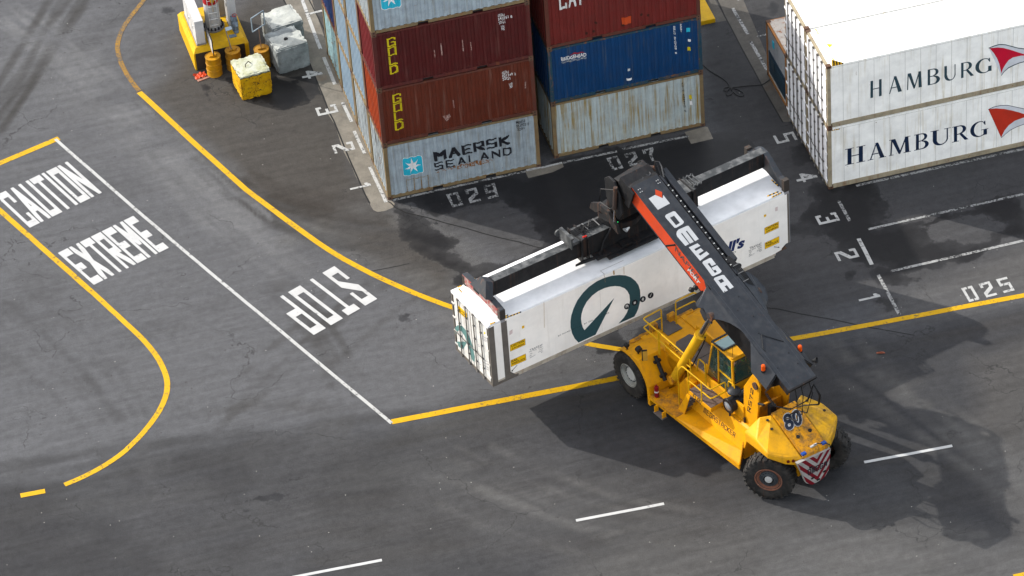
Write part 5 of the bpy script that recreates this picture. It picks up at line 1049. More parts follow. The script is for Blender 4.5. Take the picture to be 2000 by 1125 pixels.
for y in (-.44, .44): mb = MB(); mb.box(8.2, 8.33, y - .09, y + .09, 2.09, 2.17); mb.build('blue_lamp', plain('blue_lamp', (.01, .05, .22), .3), cwc, bevel=.015)
mb = MB(); mb.box(8.16, 8.22, -.08, .2, 2.15, 2.2); mb.build('white_lamp', HUBW, cwc); 
mb = MB(); 
for x_, y_ in ((8.105, -.995), (8.19, -.84)): mb = MB(); cylinder(mb, (x_ - .03, y_ + .02, 1.97), (x_ + .022, y_ - .012, 1.97), .055, 14); mb.build('tail_light', plain('tail_red', (.09, .012, .006), .3), cw)
mb = MB(); mb.tube([(8.34, .5, 2.12), (8.40, .6, 2.05), (8.42, .62, 1.85)], .02, 6); mb.tube([(8.3, .4, 2.14), (8.22, .2, 2.2), (8.2, .05, 2.2)], .015, 6); mb.build('lamp_cable', HOSE, rs)
# rear chevron panel
def zpx(P, cx=1440, cy=760, s=5.1125): return [(cx + x / s, cy + y / s) for x, y in P]
pn = (MM.to_3x3() @ Vector((1, 0, 0))); pp0 = MM @ Vector((8.44, 0, 1.2)); fp = Plane(pp0, pn, 0)
shape = zpx([(600, 748), (935, 592), (915, 810), (880, 870), (838, 905), (800, 930), (750, 955), (690, 940), (650, 850)]); loc_ = [MM.inverted() @ fp(*p) for p in shape]
pl = MB().prism([(p.y, p.z) for p in loc_], 'x', 8.30, 8.438).build('rear_panel', paint('dirty_panel_white', (.30, .285, .265), .5, .15, .2, .4), rs, bevel=.01); WM[pl.name] = MM
CHV = plain('chevron_red', (.13, .006, .012), .5)
def clip(poly, edge):
    (a, b), out_ = edge, []
    def ins(p): return (b[0] - a[0]) * (p[1] - a[1]) - (b[1] - a[1]) * (p[0] - a[0]) >= 0
    for i in range(len(poly)):
        p, q = poly[i - 1], poly[i]
        if ins(p) != ins(q):
            d1 = (b[0] - a[0]) * (p[1] - a[1]) - (b[1] - a[1]) * (p[0] - a[0]); d2 = (b[0] - a[0]) * (q[1] - a[1]) - (b[1] - a[1]) * (q[0] - a[0]); t = d1 / (d1 - d2); out_.append((p[0] + t * (q[0] - p[0]), p[1] + t * (q[1] - p[1])))
        if ins(q): out_.append(q)
    return out_
L2 = [(p.y, p.z) for p in loc_]; ar = sum(L2[i - 1][0] * L2[i][1] - L2[i][0] * L2[i - 1][1] for i in range(len(L2))); L2 = L2 if ar > 0 else L2[::-1]
cyc = 0.0
for k in range(-5, 8):
    for s_ in (-1, 1):
        z0 = .35 + k * .40; hw_ = .20; P_ = [(cyc, z0), (cyc + s_ * 1.2, z0 + 1.2 * 1.25), (cyc + s_ * 1.2, z0 + 1.2 * 1.25 + hw_), (cyc, z0 + hw_)]
        if s_ < 0: P_ = P_[::-1]
        for i in range(len(L2)):
            if len(P_) > 2: P_ = clip(P_, (L2[i - 1], L2[i]))
        if len(P_) > 2: finish([MM @ Vector((8.4395, p[0], p[1])) for p in P_], [tuple(range(len(P_)))], 'chevron', CHV, pl)
decal(word_polys('OmEGa', .27, .19, .16), zpx([(700, 808), (900, 712), (896, 764), (708, 862)]), Plane(pp0, pn, .004), 'lettering', BK, pl)
mb = MB(); [mb.slab([MM.inverted() @ Plane(pp0, pn, .006)(*p) for p in zpx([(x - 18, y + 8), (x + 14, y - 8), (x + 16, y + 6), (x - 14, y + 22)])], .01) for x, y in ((735, 772), (755, 880), (810, 895), (872, 812))]; mb.build('panel_hole', DARK, pl)
# lettering on the yellow body
def mpl(p, n_, l=.004): return Plane(MM @ Vector(p), MM.to_3x3() @ Vector(n_), l)
fcw = mpl((7.5, 0, 2.47), (.43, 0, .903), .013)
DN = plain('navy_number', (.015, .02, .035), .5)
for bo_, m_, lf_ in ((.085, HUBW, 0), (.03, DN, .004)):
    e_ = 1.6 if lf_ == 0 else 0
    text('80', [(1527 - e_, 812 - e_), (1561, 797 - e_ * 1.3), (1569.5 + e_, 828 + e_ * .3), (1536, 843 + e_)], Plane(fcw.p0, fcw.n, lf_), 'number', m_, cwc, bold=bo_)
nrm = Vector((0, -.83, .26)).normalized(); side_pl = mpl((4, -1.12, .85), (0, -.954, .299), .004)
decal(word_polys('mEGaSTaCKER', .2, .13, .25), [(1376, 795.5), (1436.5, 846), (1435, 855), (1373.5, 805)], side_pl, 'lettering', BK, rs)
decal(word_polys('RS72', .2, .14, .25), [(1308.5, 669), (1325.5, 685), (1324, 691), (1307, 675)], mpl((1, -.78, 2), (0, -1, 0)), 'lettering', BK, rs)
decal(word_polys('FL80', .24, .16, .25), [(1354.5, 768), (1370, 783), (1368.5, 790.5), (1353, 775)], mpl((3, -1.38, 1.9), (0, -1, 0)), 'lettering', BK, rs)
decal(word_polys('RS72', .2, .14, .25), [(1459, 802), (1466.5, 757), (1472, 762), (1465.5, 806.5)], mpl((5.5, -.70, 3), (0, -1, 0)), 'lettering', BK, rs)
text('clark', [(1391, 735), (1402, 742.5), (1402, 746), (1391, 739)], mpl((3.3, -.60, 2.4), (0, -1, 0), .02), 'lettering', plain('red_script', (.5, .03, .02), .5), rs, bold=.02)

# ---------------------------------------------------------------- boom
BA = math.atan2(8.12 - 4.74, 7.71 + .76); ca, sa = math.cos(BA), math.sin(BA)
MBm = Matrix(((-ca, 0, sa, 7.71), (0, -1, 0, 0), (sa, 0, ca, 4.74), (0, 0, 0, 1)))   # s, -y(near positive), h -> machine
def bp(s_, y, h_): return MBm @ Vector((s_, -y, h_))
def bbox(mb, s0, s1, y0, y1, h0, h1, mi=0): 
    v = [bp(a, b, c_) for c_ in (h0, h1) for b in (y0, y1) for a in (s0, s1)]; return mb.add(v, [(0, 2, 3, 1), (4, 5, 7, 6), (0, 1, 5, 4), (2, 6, 7, 3), (0, 4, 6, 2), (1, 3, 7, 5)], mi)
mb = MB()
bbox(mb, -.02, 4.6, -.60, .60, -.06, 0)                       # top plate
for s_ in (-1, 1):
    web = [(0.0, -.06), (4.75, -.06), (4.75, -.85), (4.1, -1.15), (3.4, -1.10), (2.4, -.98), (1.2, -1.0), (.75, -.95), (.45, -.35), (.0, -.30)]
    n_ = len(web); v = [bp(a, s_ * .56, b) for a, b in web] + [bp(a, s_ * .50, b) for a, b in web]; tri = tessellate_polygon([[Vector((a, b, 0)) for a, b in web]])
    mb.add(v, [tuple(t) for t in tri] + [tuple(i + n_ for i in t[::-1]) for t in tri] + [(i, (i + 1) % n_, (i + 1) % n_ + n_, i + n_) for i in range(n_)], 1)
bbox(mb, .8, 4.7, -.5, .5, -.98, -.93)
boom = mb.build('boom', [BG, paint('boom_web_shade', (.007, .0075, .009), .5, .05, .1, .1)], rs, bevel=.008); WM[boom.name] = MM  # side webs near-black: shade under the top plate put into their colour
for s_ in (-1, 1):
    P = [(4.80, .60, 0), (4.72, .76, -.10), (4.55, 1.20, -.34), (4.40, 1.24, -.36), (4.22, 1.10, -.30), (3.84, 1.14, -.33), (3.62, .98, -.24), (3.45, .86, -.18), (3.22, .74, -.11), (2.85, .64, -.02), (2.6, .60, 0)]
    if s_ > 0: P = [(5.0, .66, -.02), (4.85, .85, -.12), (4.6, 1.18, -.25), (4.32, 1.32, -.32), (3.9, 1.36, -.34), (3.55, 1.24, -.36), (3.35, 1.04, -.30), (3.2, .84, -.15), (2.85, .64, -.02), (2.6, .6, 0)]
    mb = MB(); mb.slab([bp(a, s_ * b, c_) for a, b, c_ in (P if s_ < 0 else P[::-1])], .05)
    mb.slab([bp(a, s_ * 1.02, b) for a, b in [(4.4, -.30), (3.75, -.28), (3.7, -.6), (4.05, -.85), (4.35, -.7)]], .05); mb.build('boom_ear', BG, rs, bevel=.006)
    P = [(2.2, .60, 0), (.72, .60, 0), (.58, 1.00, -.48), (1.42, 1.02, -.50)]
    mb = MB(); mb.slab([bp(a, s_ * b, c_) for a, b, c_ in (P if s_ < 0 else P[::-1])], .04); mb.slab([bp(a, s_ * b, c_) for a, b, c_ in [(.58, 1.0, -.5), (.72, .58, -.05), (.75, .58, -.9), (.62, .98, -.75)]], .03); mb.build('boom_shoulder', BG, rs, bevel=.006)
    mb = MB(); b0 = bp(1.12, s_ * .80, -.22); cylinder(mb, b0, b0 + Vector((0, 0, .07)), .09, 16, mi=1); cylinder(mb, b0 + Vector((0, 0, .07)), b0 + Vector((0, 0, .25)), .075, 16); mb.lathe([(.075, 0), (.05, .04), (.0005, .05)], Matrix.Translation(b0 + Vector((0, 0, .25))), 16); mb.build('amber_beacon', [AMBER, HOSE], rs, smooth=True)
    mb = MB(); b0 = bp(4.95, s_ * .86, -.30); 
    for q in (0, .17): cylinder(mb, b0 + Vector((0, s_ * q - .02, .1)), b0 + Vector((-.12, s_ * q - .02, .06)), .085, 18)
    bbox(mb, 4.55, 4.9, min(s_ * .62, s_ * 1.05), max(s_ * .62, s_ * 1.05), -.55, -.42); mb.build('work_light', [HOSE], rs, smooth=True)
    mb = MB(); [cylinder(mb, b0 + Vector((-.12, s_ * q - .02, .06)), b0 + Vector((-.13, s_ * q - .02, .056)), .078, 18) for q in (0, .17)]; mb.build('work_light_lens', LENS, rs)
mb = MB(); b0 = bp(.62, .95, -.2); mb.lathe([(.03, 0), (.10, .16), (.11, .18)], frame(b0, (0, 1, 0), (.7, .5, .3)), 16); mb.build('horn', HOSE, rs, smooth=True)
# rear end plate of the boom, slot, weld lines, nuts
mb = MB(); bbox(mb, -.06, 0, -.6, .6, -.12, .01); bbox(mb, -.03, .5, -.6, -.54, -.3, -.06); mb.build('boom_end_plate', BGD, rs)
mb = MB(); s0 = [bp(1.55, -.574, -.18), bp(2.0, -.574, -.22), bp(2.1, -.574, -.38), bp(1.75, -.574, -.50), bp(1.5, -.574, -.38)]; mb.slab(s0, .01); mb.build('boom_slot', DARK, boom)
WELD = plain('weld_line', (.045, .05, .06), .5)
mb = MB(); bbox(mb, .05, 4.7, -.462, -.452, .0, .003); bbox(mb, .05, 4.7, .452, .460, .0, .003); mb.build('weld_line', WELD, boom)
mb = MB(); [cylinder(mb, bp(a, b, 0), bp(a, b, .03), .016, 6) for a, b in ((4.3, -.2), (3.9, .12), (3.45, -.25), (3.0, .1), (2.35, -.15), (1.2, .3), (.7, .33), (.9, -.4))]; mb.build('bolt', HOSE, boom)
mb = MB(); mb.tube([bp(1.75, -.40, .012), bp(2.25, -.12, .03), bp(1.65, .42, .012)], .015, 6); mb.tube([bp(1.75, -.40, .01), bp(1.62, -.36, .01)], .012, 5); mb.build('wire', HOSE, boom)
# inner (telescoping) boom
mb = MB(); bbox(mb, 4.6, 9.25, -.50, .52, -.70, -.02); inner = mb.build('inner_boom', BG, rs, bevel=.012); WM[inner.name] = MM
mb = MB(); bbox(mb, 4.7, 9.42, -.545, -.50, -.68, -.005); mb.build('side_plate', ORG, rs); mb = MB(); bbox(mb, 4.6, 9.42, -.56, .56, -.02, 0.0); bbox(mb, 4.7, 9.42, -.56, -.50, -.72, -.68); tp = mb.build('top_plate', BG, rs, bevel=.004); WM[tp.name] = MM
mb = MB(); P = [(4.80, -.60), (4.72, -.66), (4.72, -.70), (5.05, -.70), (4.80, -.45)]
mb = MB(); mb.slab([bp(a, -.553, b) for a, b in [(4.70, -.02), (5.05, -.02), (4.80, -.30), (4.72, -.70), (4.70, -.70)]], .01); mb.build('side_plate_end', BG, rs)
# cable chain trough and hose rail on the far side
mb = MB(); bbox(mb, 4.7, 9.35, .60, .68, -.06, -.01); bbox(mb, 5.2, 9.5, .78, 1.02, -.18, -.0); bbox(mb, 4.7, 9.4, .56, .80, -.22, -.18); mb.build('hose_rail', BG, rs, bevel=.006)
mb = MB()
for i in range(22): bbox(mb, 5.0 + i * .18, 5.13 + i * .18, .585, .66, -.005, .03)
mb.build('cable_chain', HOSE, rs); mb = MB(); [bbox(mb, 5.06 + i * .25, 5.10 + i * .25, .60, .66, .031, .04) for i in range(16)]; mb.build('chain_clip', HUBW, rs)
mb = MB()
for k in range(4): mb.tube([bp(5.4, .64 + k * .05, .03), bp(4.9, .70 + k * .05, .06), bp(4.5, .74 + k * .05, .02), bp(4.2, .80 + k * .045, -.1), bp(4.0, .84 + k * .04, -.2)], .022, 6)
mb.build('hydraulic_hose', HOSE, rs, smooth=True); mb = MB(); [bbox(mb, a, a + .025, .62, .86, b, b + .015) for a, b in ((4.95, .085), (4.62, .07), (4.30, .0))]; mb.build('hose_clamp', plain('clamp_grey', (.12, .12, .12), .5), rs)
# lettering OMEGA, diamond, NAPIER PORT
fbm = Plane(MM @ bp(7, 0, .0), MM.to_3x3() @ (MBm.to_3x3() @ Vector((0, 0, 1))), .004)
WB = paint('boom_white', (.40, .405, .41), .4, 0, 0, .06)
def cb(P): return [(1225 + x / 4.891, 350 + y / 4.891) for x, y in P]
LET = [([[(362, 352), (372, 338), (440, 306), (458, 308), (540, 404), (540, 416), (528, 430), (468, 464), (452, 464), (366, 366)], [(408, 368), (448, 348), (504, 418), (466, 440)]]),
 ([[(470, 525), (474, 500), (492, 480), (572, 445), (586, 446), (684, 572), (648, 592), (570, 492), (560, 497), (636, 598), (600, 615), (524, 514), (514, 519), (592, 618), (556, 638), (478, 548)]]),
 ([[(592, 650), (650, 624), (676, 658), (640, 678), (662, 706), (690, 692), (710, 716), (684, 732), (700, 752), (762, 722), (782, 716), (700, 778), (690, 776), (598, 660)]]),
 ([[(718, 800), (724, 785), (790, 752), (804, 754), (848, 812), (808, 830), (786, 800), (768, 808), (838, 896), (858, 886), (842, 864), (826, 872), (806, 846), (858, 822), (900, 872), (900, 884), (886, 898), (824, 926), (810, 924)]]),
 ([[(826, 955), (836, 940), (910, 914), (926, 917), (1018, 1030), (982, 1050), (952, 1012), (930, 1022), (962, 1062), (922, 1084)], [(870, 966), (905, 950), (928, 976), (894, 994)]])]
LET.pop(2); decal(stroke_polys('E', .30, .24), cb([(588, 651), (672, 612), (784, 714), (697, 780)]), fbm, 'lettering', WB, tp)
for lp in LET: pxpoly([cb(l) for l in lp], fbm, 'lettering', WB, tp)
pxpoly([cb([(205, 185), (266, 150), (340, 180), (344, 150), (408, 232), (293, 293)])], fbm, 'emblem', WB, tp); pxpoly([cb([(268, 97), (333, 122), (334, 179), (270, 150)])], Plane(fbm.p0, fbm.n, .003), 'emblem', ORG, tp)
mb = MB(); [cylinder(mb, bp(9.2 - a, b, 0), bp(9.2 - a, b, .02), .018, 8) for a in (0, .12) for b in (-.42, -.34, .36, .44)]; mb.build('bolt', HUBW, tp)
fso = Plane(MM @ bp(7, -.545, 0), MM.to_3x3() @ Vector((0, -1, 0)), .004)
def cbt(P): return cb(P)
GTX = plain('grey_side_lettering', (.045, .045, .05), .5); text('NAPIER', cbt([(462, 640), (702, 950), (672, 968), (455, 682)]), fso, 'lettering', GTX, rs, bold=.01)
text('PORT', cbt([(592, 848), (700, 990), (678, 1002), (574, 870)]), fso, 'lettering', WB, rs, bold=.04)
MB().tube([bp(6.75, -.55, -.1), bp(6.9, -.85, -.15)], .035, 8).build('stub_pipe', BGD, rs, smooth=True)
# boom head
mb = MB(); bbox(mb, 9.25, 10.0, -.62, .62, -.85, -.12)
mb.slab([bp(9.42, -.60, -.05), bp(9.42, .62, -.05), (-2.02, .66, 8.20), (-2.05, -.60, 8.02)], .08)
mb.slab([(-2.02, .66, 8.20), (-2.05, -.60, 8.02), (-2.15, -.60, 7.2), (-2.15, .66, 7.2)][::-1], .08)
head = mb.build('boom_head', BGD, rs, bevel=.012); WM[head.name] = MM
mb = MB(); 
for k in range(3):
    cx, cy = -1.40, -.28 + k * .32; z_ = 8.165 + (.02 if True else 0) - (-1.40 - cx) * 0 + cy * .06
    M_ = frame((cx, cy, z_ - .0), (1, 0, -.05), (.05, -.05, 1)); mb.lathe([(.085, 0), (.105, .015), (.12, .0)], M_ @ Matrix.Diagonal((2.0, .9, 1, 1)), 20)
mb.build('pressed_oval', BG, head, smooth=True)
mb = MB()
for s_ in (-1, 1):
    mb.prism([(-2.40, 7.90), (-2.15, 8.12), (-1.80, 8.08), (-1.50, 7.6), (-1.40, 6.9), (-1.70, 6.45), (-2.0, 6.7), (-2.35, 7.1)], 'y', s_ * .68, s_ * .76)
mb.build('head_cheek', paint('cheek_black', (.012, .0125, .014), .5, .15, .1, .3, rustc=(.08, .04, .03), dirtc=(.03, .03, .03)), rs, bevel=.02)
mb = MB(); bbox(mb, 9.15, 9.42, -.66, -.58, -.95, -.05); mb.build('head_guard', BGD, rs, bevel=.01); mb = MB(); bbox(mb, 9.0, 9.42, .60, .68, -.8, -.1); mb.build('head_guard', BGD, rs, bevel=.01)
mb = MB(); mb.box(-2.35, -1.75, -.50, .50, 6.6, 7.7); mb.box(-2.7, -1.95, -.50, .50, 6.1, 6.75); mb.build('rotator_hanger', BGD, rs, bevel=.03)
for s_ in (-1, 1):
    tcy = cylinder(MB(), (-1.62, s_ * .84, 8.0), (-1.75, s_ * .84, 6.95), .075, 16).build('tilt_cylinder', RUSTP, rs, smooth=True); cylinder(MB(), (-1.75, s_ * .84, 6.95), (-1.82, s_ * .84, 6.35), .04, 12).build('piston_rod', CHROME, tcy, smooth=True)
    mb = MB(); mb.tube([(-1.65, s_ * .9, 7.9), (-2.3, s_ * 1.0, 7.6), (-2.5, s_ * .95, 6.9), (-1.9, s_ * .92, 6.9), (-1.7, s_ * .9, 7.1)], .02, 6); mb.build('hydraulic_hose', HOSE, rs, smooth=True)
mb = MB()
for k in range(4): mb.tube([bp(9.3, .66 + .06 * k, -.02), bp(9.75, .68 + .06 * k, .25 - .04 * k), (-1.55 - .05 * k, .85 + .04 * k, 8.2), (-1.8, .9, 7.5), (-2.1, .8, 6.6)], .022, 6)
mb.build('hydraulic_hose', HOSE, rs, smooth=True)
mb = MB(); mb.tube([bp(9.2, .70, .0), bp(9.5, .78, .18), bp(9.75, .85, .12), bp(9.85, .88, -.1)], .028, 6); mb.build('hydraulic_hose', plain('pale_hose', (.06, .06, .06), .5), rs, smooth=True)
cylinder(MB(), (-1.75, .62, 8.05), (-1.55, .82, 8.05), .1, 14).build('pin', RUSTP, rs, smooth=True)
MB().box(-1.5, -1.475, -.92, -.9, 6.55, 6.575).build('status_lamp', plain('green_led', (.02, .7, .15), .3), rs)
# hoses between boom and counterweight
mb = MB(); rr2 = random.Random(4)
for k in range(3):
    y = -.35 + k * .3; x0 = 7.62 + rr2.uniform(-.1, .1); mb.tube([(x0, y * .9 + .1, 4.55), (x0 + .12, y + .12, 4.1), (7.75 - k * .04, y * .8, 3.35 + rr2.uniform(-.2, .2)), (7.3 - k * .08, y * .7 + rr2.uniform(-.1, .1), 2.98 + rr2.uniform(0, .1)), (6.7, y * .6, 2.5), (6.35, y * .5, 2.1)], .022, 8)
for k in range(2): mb.tube([(6.4, -.6 + .05 * k, 3.7), (6.7, -.5 + k * .1, 3.3 - .1 * k), (7.1, -.1 + k * .1, 3.15), (7.5, .35 + .05 * k, 3.6), (7.7, .5, 4.4)], .02, 6)
for k in range(2): mb.tube([(7.7, .5, 4.4), (7.85, .62 + .05 * k, 3.9), (7.6, .75 + .05 * k, 3.25), (7.1, .55, 3.0), (6.6, .4, 2.6)], .022, 6)
mb.build('hydraulic_hose', HOSE, rs, smooth=True); mb = MB(); mb.box(6.15, 6.35, -.35, -.1, 2.2, 2.9); mb.tube([(6.1, -.7, 3.1), (6.35, -.62, 3.15)], .05, 8); mb.build('valve_block', BGD, rs, bevel=.02)

# ---------------------------------------------------------------- spreader, built in the container's own frame
MS = MM.inverted() @ MC
def sp_build(mb, name, mat, par=None, **k): o = mb.build(name, mat, par or rs, M=MS, **k); WM[o.name] = MM; return o
T = CHt
mb = MB(); mb.box(4.45, 9.45, .86, 1.66, T + .30, T + 1.12); mb.box(4.9, 7.9, .5, 2.0, T + .22, T + .32); mb.box(5.3, 7.5, .35, 2.15, T + .16, T + .24)
for x in (4.45, 4.72, 9.2): mb.box(x, x + .05, .78, 1.74, T + .14, T + 1.16)
spb = sp_build(mb, 'spreader', BGD, bevel=.01)
mb = MB(); mb.box(4.5, 5.9, .87, 1.65, T + 1.12, T + 1.128); mb.box(7.0, 9.4, .87, 1.65, T + 1.12, T + 1.128); sp_build(mb, 'wear_plate', BGM, spb)
for x0, x1, ya, yb_ in ((.80, 4.45, .90, 1.26), (9.45, 12.70, 1.26, 1.64)):
    mb = MB(); mb.box(x0, x1, ya, yb_, T + .36, T + .98); arm = sp_build(mb, 'spreader_arm', BGD, bevel=.012); mb = MB(); mb.box(x0 + .1, x1, ya + .01, yb_ - .01, T + .98, T + .988); sp_build(mb, 'wear_plate', BGM, arm)
for x, s_ in ((.58, 1), (12.68, -1)):
    mb = MB(); yc = 1.08 if s_ > 0 else 1.45
    pf = [(.0, T + .10), (.0, T + .44), (yc - .5, T + .52), (yc + .5, T + .54), (CWd, T + .46), (CWd, T + .10), (CWd - .4, T + .10), (yc + .3, T + .16), (yc - .3, T + .16), (.4, T + .10)] if s_ > 0 else [(.0, T + .10), (.0, T + .42), (.38, T + .46), (yc - .42, T + .86), (yc - .18, T + .98), (yc + .18, T + .98), (yc + .42, T + .86), (CWd - .38, T + .46), (CWd, T + .42), (CWd, T + .10), (CWd - .4, T + .10), (yc + .3, T + .26), (yc - .3, T + .26), (.4, T + .10)]
    mb.prism(pf, 'x', x - .09, x + .12)
    eb = sp_build(mb, 'end_beam', paint('end_beam_grey', (.030, .035, .042), .5, .2, .25, .3, rustc=(.22, .10, .06)), bevel=.008)
    if s_ > 0:
        mb = MB(); mb.prism([(.01, T + .11), (.01, T + .42), (yc - .5, T + .50), (yc + .5, T + .52), (CWd - .01, T + .44), (CWd - .01, T + .11), (CWd - .4, T + .11), (yc + .3, T + .17), (yc - .3, T + .17), (.4, T + .11)], 'x', x - .096, x - .090); sp_build(mb, 'worn_face', worn('red_white_worn', (.26, .035, .03), (.28, .24, .22), .42, .55, 6), eb)
        mb = MB(); mb.prism([(1.35, T + .26), (1.75, T + .24), (1.75, T + .38), (1.35, T + .42)], 'x', x - .10, x - .097); sp_build(mb, 'slot', DARK, eb)
        mb = MB(); mb.slab([(.56, yc - .55, T + .53), (.56, yc + .5, T + .55), (.84, 1.25, T + .975), (.84, .91, T + .975)], .35); sp_build(mb, 'gusset', MATS['end_beam_grey'], eb)
    for y in (0, CWd):
        mb = MB(); mb.box(x - .1, x + .13, min(y - .02, y + .16) if y == 0 else y - .16, (y + .16) if y == 0 else y + .02, T + .01, T + (.42 if s_ > 0 else .52)); sp_build(mb, 'twistlock', paint('twistlock_brown', (.04, .034, .03), .6, .4, .3, .3), eb, bevel=.01)
mb = MB(); mb.box(4.0, 4.12, .72, 1.52, T + 1.42, T + 1.50); mb.box(4.0, 4.05, .72, 1.52, T + 1.0, T + 1.45); mb.box(4.12, 4.5, .9, 1.4, T + 1.0, T + 1.12); sp_build(mb, 'bracket', BGM, spb, bevel=.006)
mb = MB(); cylinder(mb, (4.02, 1.60, T + 1.2), (4.02, 1.66, T + 1.2), .14, 20); [mb.box(9.3 + k * .16, 9.34 + k * .16, .9, 1.6, T + 1.2, T + 1.25) for k in range(3)]; mb.box(9.3, 9.7, .95, 1.0, T + 1.2, T + 1.25); mb.box(9.3, 9.7, 1.5, 1.55, T + 1.2, T + 1.25); sp_build(mb, 'fitting', BGM, spb)
mb = MB(); r3 = random.Random(2)
for k in range(6): y = 1.18 + k * .06; mb.tube([(4.4, y, T + 1.16), (4.9, y + r3.uniform(-.02, .02), T + 1.19), (5.5, y, T + 1.17), (6.1, y, T + 1.2), (6.4, y * .9 + .2, T + 1.5)], .018, 6)
for k in range(9): a = (4.45 + r3.uniform(0, .7), 1.0 + r3.uniform(0, .4), T + 1.18); mb.tube([a, (a[0] + r3.uniform(-.2, .3), a[1] + r3.uniform(-.2, .2), T + 1.3), (a[0] + r3.uniform(-.1, .4), a[1] + r3.uniform(-.2, .2), T + 1.2)], .016, 5)
mb.tube([(6.05, 1.1, T + 1.18), (5.7, .82, T + 1.1), (5.35, .78, T + .7), (5.2, .74, T + .3)], .035, 8)
sp_build(mb, 'hydraulic_hose', HOSE, spb, smooth=True); mb = MB(); [mb.box(4.95 + k * .45, 4.99 + k * .45, 1.1, 1.56, T + 1.205, T + 1.22) for k in range(3)]; sp_build(mb, 'hose_clamp', MATS['clamp_grey'], spb)
mb = MB(); mb.tube([(4.6, .70, T + .28), (5.2, .68, T + .28), (6.2, .66, T + .28)], .02, 6); mb.box(5.05, 5.2, .6, .76, T + .2, T + .38); mb.box(6.0, 6.4, .5, .8, T + .14, T + .40); mb.prism([(4.1, .72), (4.9, .64), (4.9, .70), (4.5, .78)], 'z', T + .2, T + .3); sp_build(mb, 'extension_cylinder', BGD, spb)
mb = MB(); cylinder(mb, (4.6, .93, T + 1.17), (4.75, .92, T + 1.17), .03, 10); sp_build(mb, 'sensor', plain('sensor_red', (.6, .03, .02), .4), spb); mb = MB(); cylinder(mb, (6.35, .72, T + .95), (6.2, .66, T + .9), .1, 16); sp_build(mb, 'work_light', LENS, spb, smooth=True)
mb = MB(); c0 = (6.39, 1.27); cylinder(mb, (c0[0], c0[1], T + 1.12), (c0[0], c0[1], T + 1.35), .78, 40); sp_build(mb, 'rotator', BGD, spb, smooth=True)
mb = MB()
for s_ in (-1, 1): x = c0[0] + s_ * .62; mb.prism([(.35, T + 1.15), (.45, T + 1.45), (.95, T + 1.75), (1.6, T + 1.75), (2.1, T + 1.45), (2.2, T + 1.15), (1.8, T + 1.2), (1.5, T + 1.45), (1.05, T + 1.45), (.75, T + 1.2)], 'x', x - .06, x + .06)
sp_build(mb, 'yoke', paint('yoke_rusty_grey', (.014, .014, .015), .55, .35, .4, .3, rustc=(.14, .07, .045)), spb, bevel=.015)

# ---------------------------------------------------------------- the driver
SKIN = plain('skin', (.42, .24, .16), .6)
def skin_body(name, pts, edges, radii, mat, par, M, lvl=1):
    me = bpy.data.meshes.new(name); me.from_pydata(pts, edges, []); o = bpy.data.objects.new(name, me); COL.objects.link(o); o.parent = par; me.materials.append(mat)
    m_ = o.modifiers.new('skin', 'SKIN'); sv = me.skin_vertices[0] if me.skin_vertices else None
    if sv is None:
        bm = bmesh.new(); bm.from_mesh(me); bm.verts.layers.skin.verify(); bm.to_mesh(me); bm.free(); sv = me.skin_vertices[0]
    for i, r_ in enumerate(radii): sv.data[i].radius = (r_, r_)
    sv.data[0].use_root = True; o.modifiers.new('sub', 'SUBSURF').levels = lvl; o.modifiers['sub'].render_levels = lvl; return o
dv = root('person', 'driver in a lime hi-vis jacket sitting in the yellow cab', 'person', MM @ T3(3.98, .05, 2.62))
# seated facing -x: pelvis, spine, neck, head, arms to the wheel, thighs forward, shins down
J = [(0, 0, .08), (.02, 0, .28), (.0, 0, .48), (-.01, 0, .58), (-.03, 0, .68), (-.04, 0, .78), (.0, -.19, .46), (-.10, -.24, .22), (-.36, -.16, .30), (-.44, -.13, .34), (.0, .19, .46), (-.10, .24, .22), (-.36, .16, .30), (-.44, .13, .34), (-.02, -.10, .06), (-.42, -.13, .08), (-.46, -.13, -.20), (-.56, -.13, -.27), (-.02, .10, .06), (-.42, .13, .08), (-.46, .13, -.20), (-.56, .13, -.27)]
E_ = [(0, 1), (1, 2), (2, 3), (3, 4), (4, 5), (2, 6), (6, 7), (7, 8), (8, 9), (2, 10), (10, 11), (11, 12), (12, 13), (0, 14), (14, 15), (15, 16), (16, 17), (0, 18), (18, 19), (19, 20), (20, 21)]
RR = [.13, .14, .13, .055, .085, .075, .06, .045, .035, .03, .06, .045, .035, .03, .09, .065, .045, .035, .09, .065, .045, .035]
pts = list(J); ed = list(E_); ra = list(RR)
for b_, s_ in ((9, -1), (13, 1)):
    for k in range(4): f0 = len(pts); pts += [(J[b_][0] - .04, J[b_][1] + (k - 1.5) * .02, J[b_][2] + .01), (J[b_][0] - .075 - .005 * k, J[b_][1] + (k - 1.5) * .021, J[b_][2] - .015)]; ed += [(b_, f0), (f0, f0 + 1)]; ra += [.009, .008]
    f0 = len(pts); pts += [(J[b_][0] - .02, J[b_][1] - s_ * .04, J[b_][2] + .01)]; ed += [(b_, f0)]; ra += [.010]
body = skin_body('body', pts, ed, ra, SKIN, dv, MM)
HV = plain('hi_vis_lime', (.28, .72, .03), .6)
skin_body('hi_vis_jacket', [J[0], J[1], J[2], J[6], J[7], (-.28, -.18, .28), J[10], J[11], (-.28, .18, .28)], [(0, 1), (1, 2), (2, 3), (3, 4), (4, 5), (2, 6), (6, 7), (7, 8)], [.15, .165, .15, .08, .065, .05, .08, .065, .05], HV, dv, MM)
skin_body('trousers', [J[0], J[14], J[15], (-.45, -.13, -.15), J[18], J[19], (-.45, .13, -.15)], [(0, 1), (1, 2), (2, 3), (0, 4), (4, 5), (5, 6)], [.14, .10, .08, .06, .10, .08, .06], DN, dv, MM)
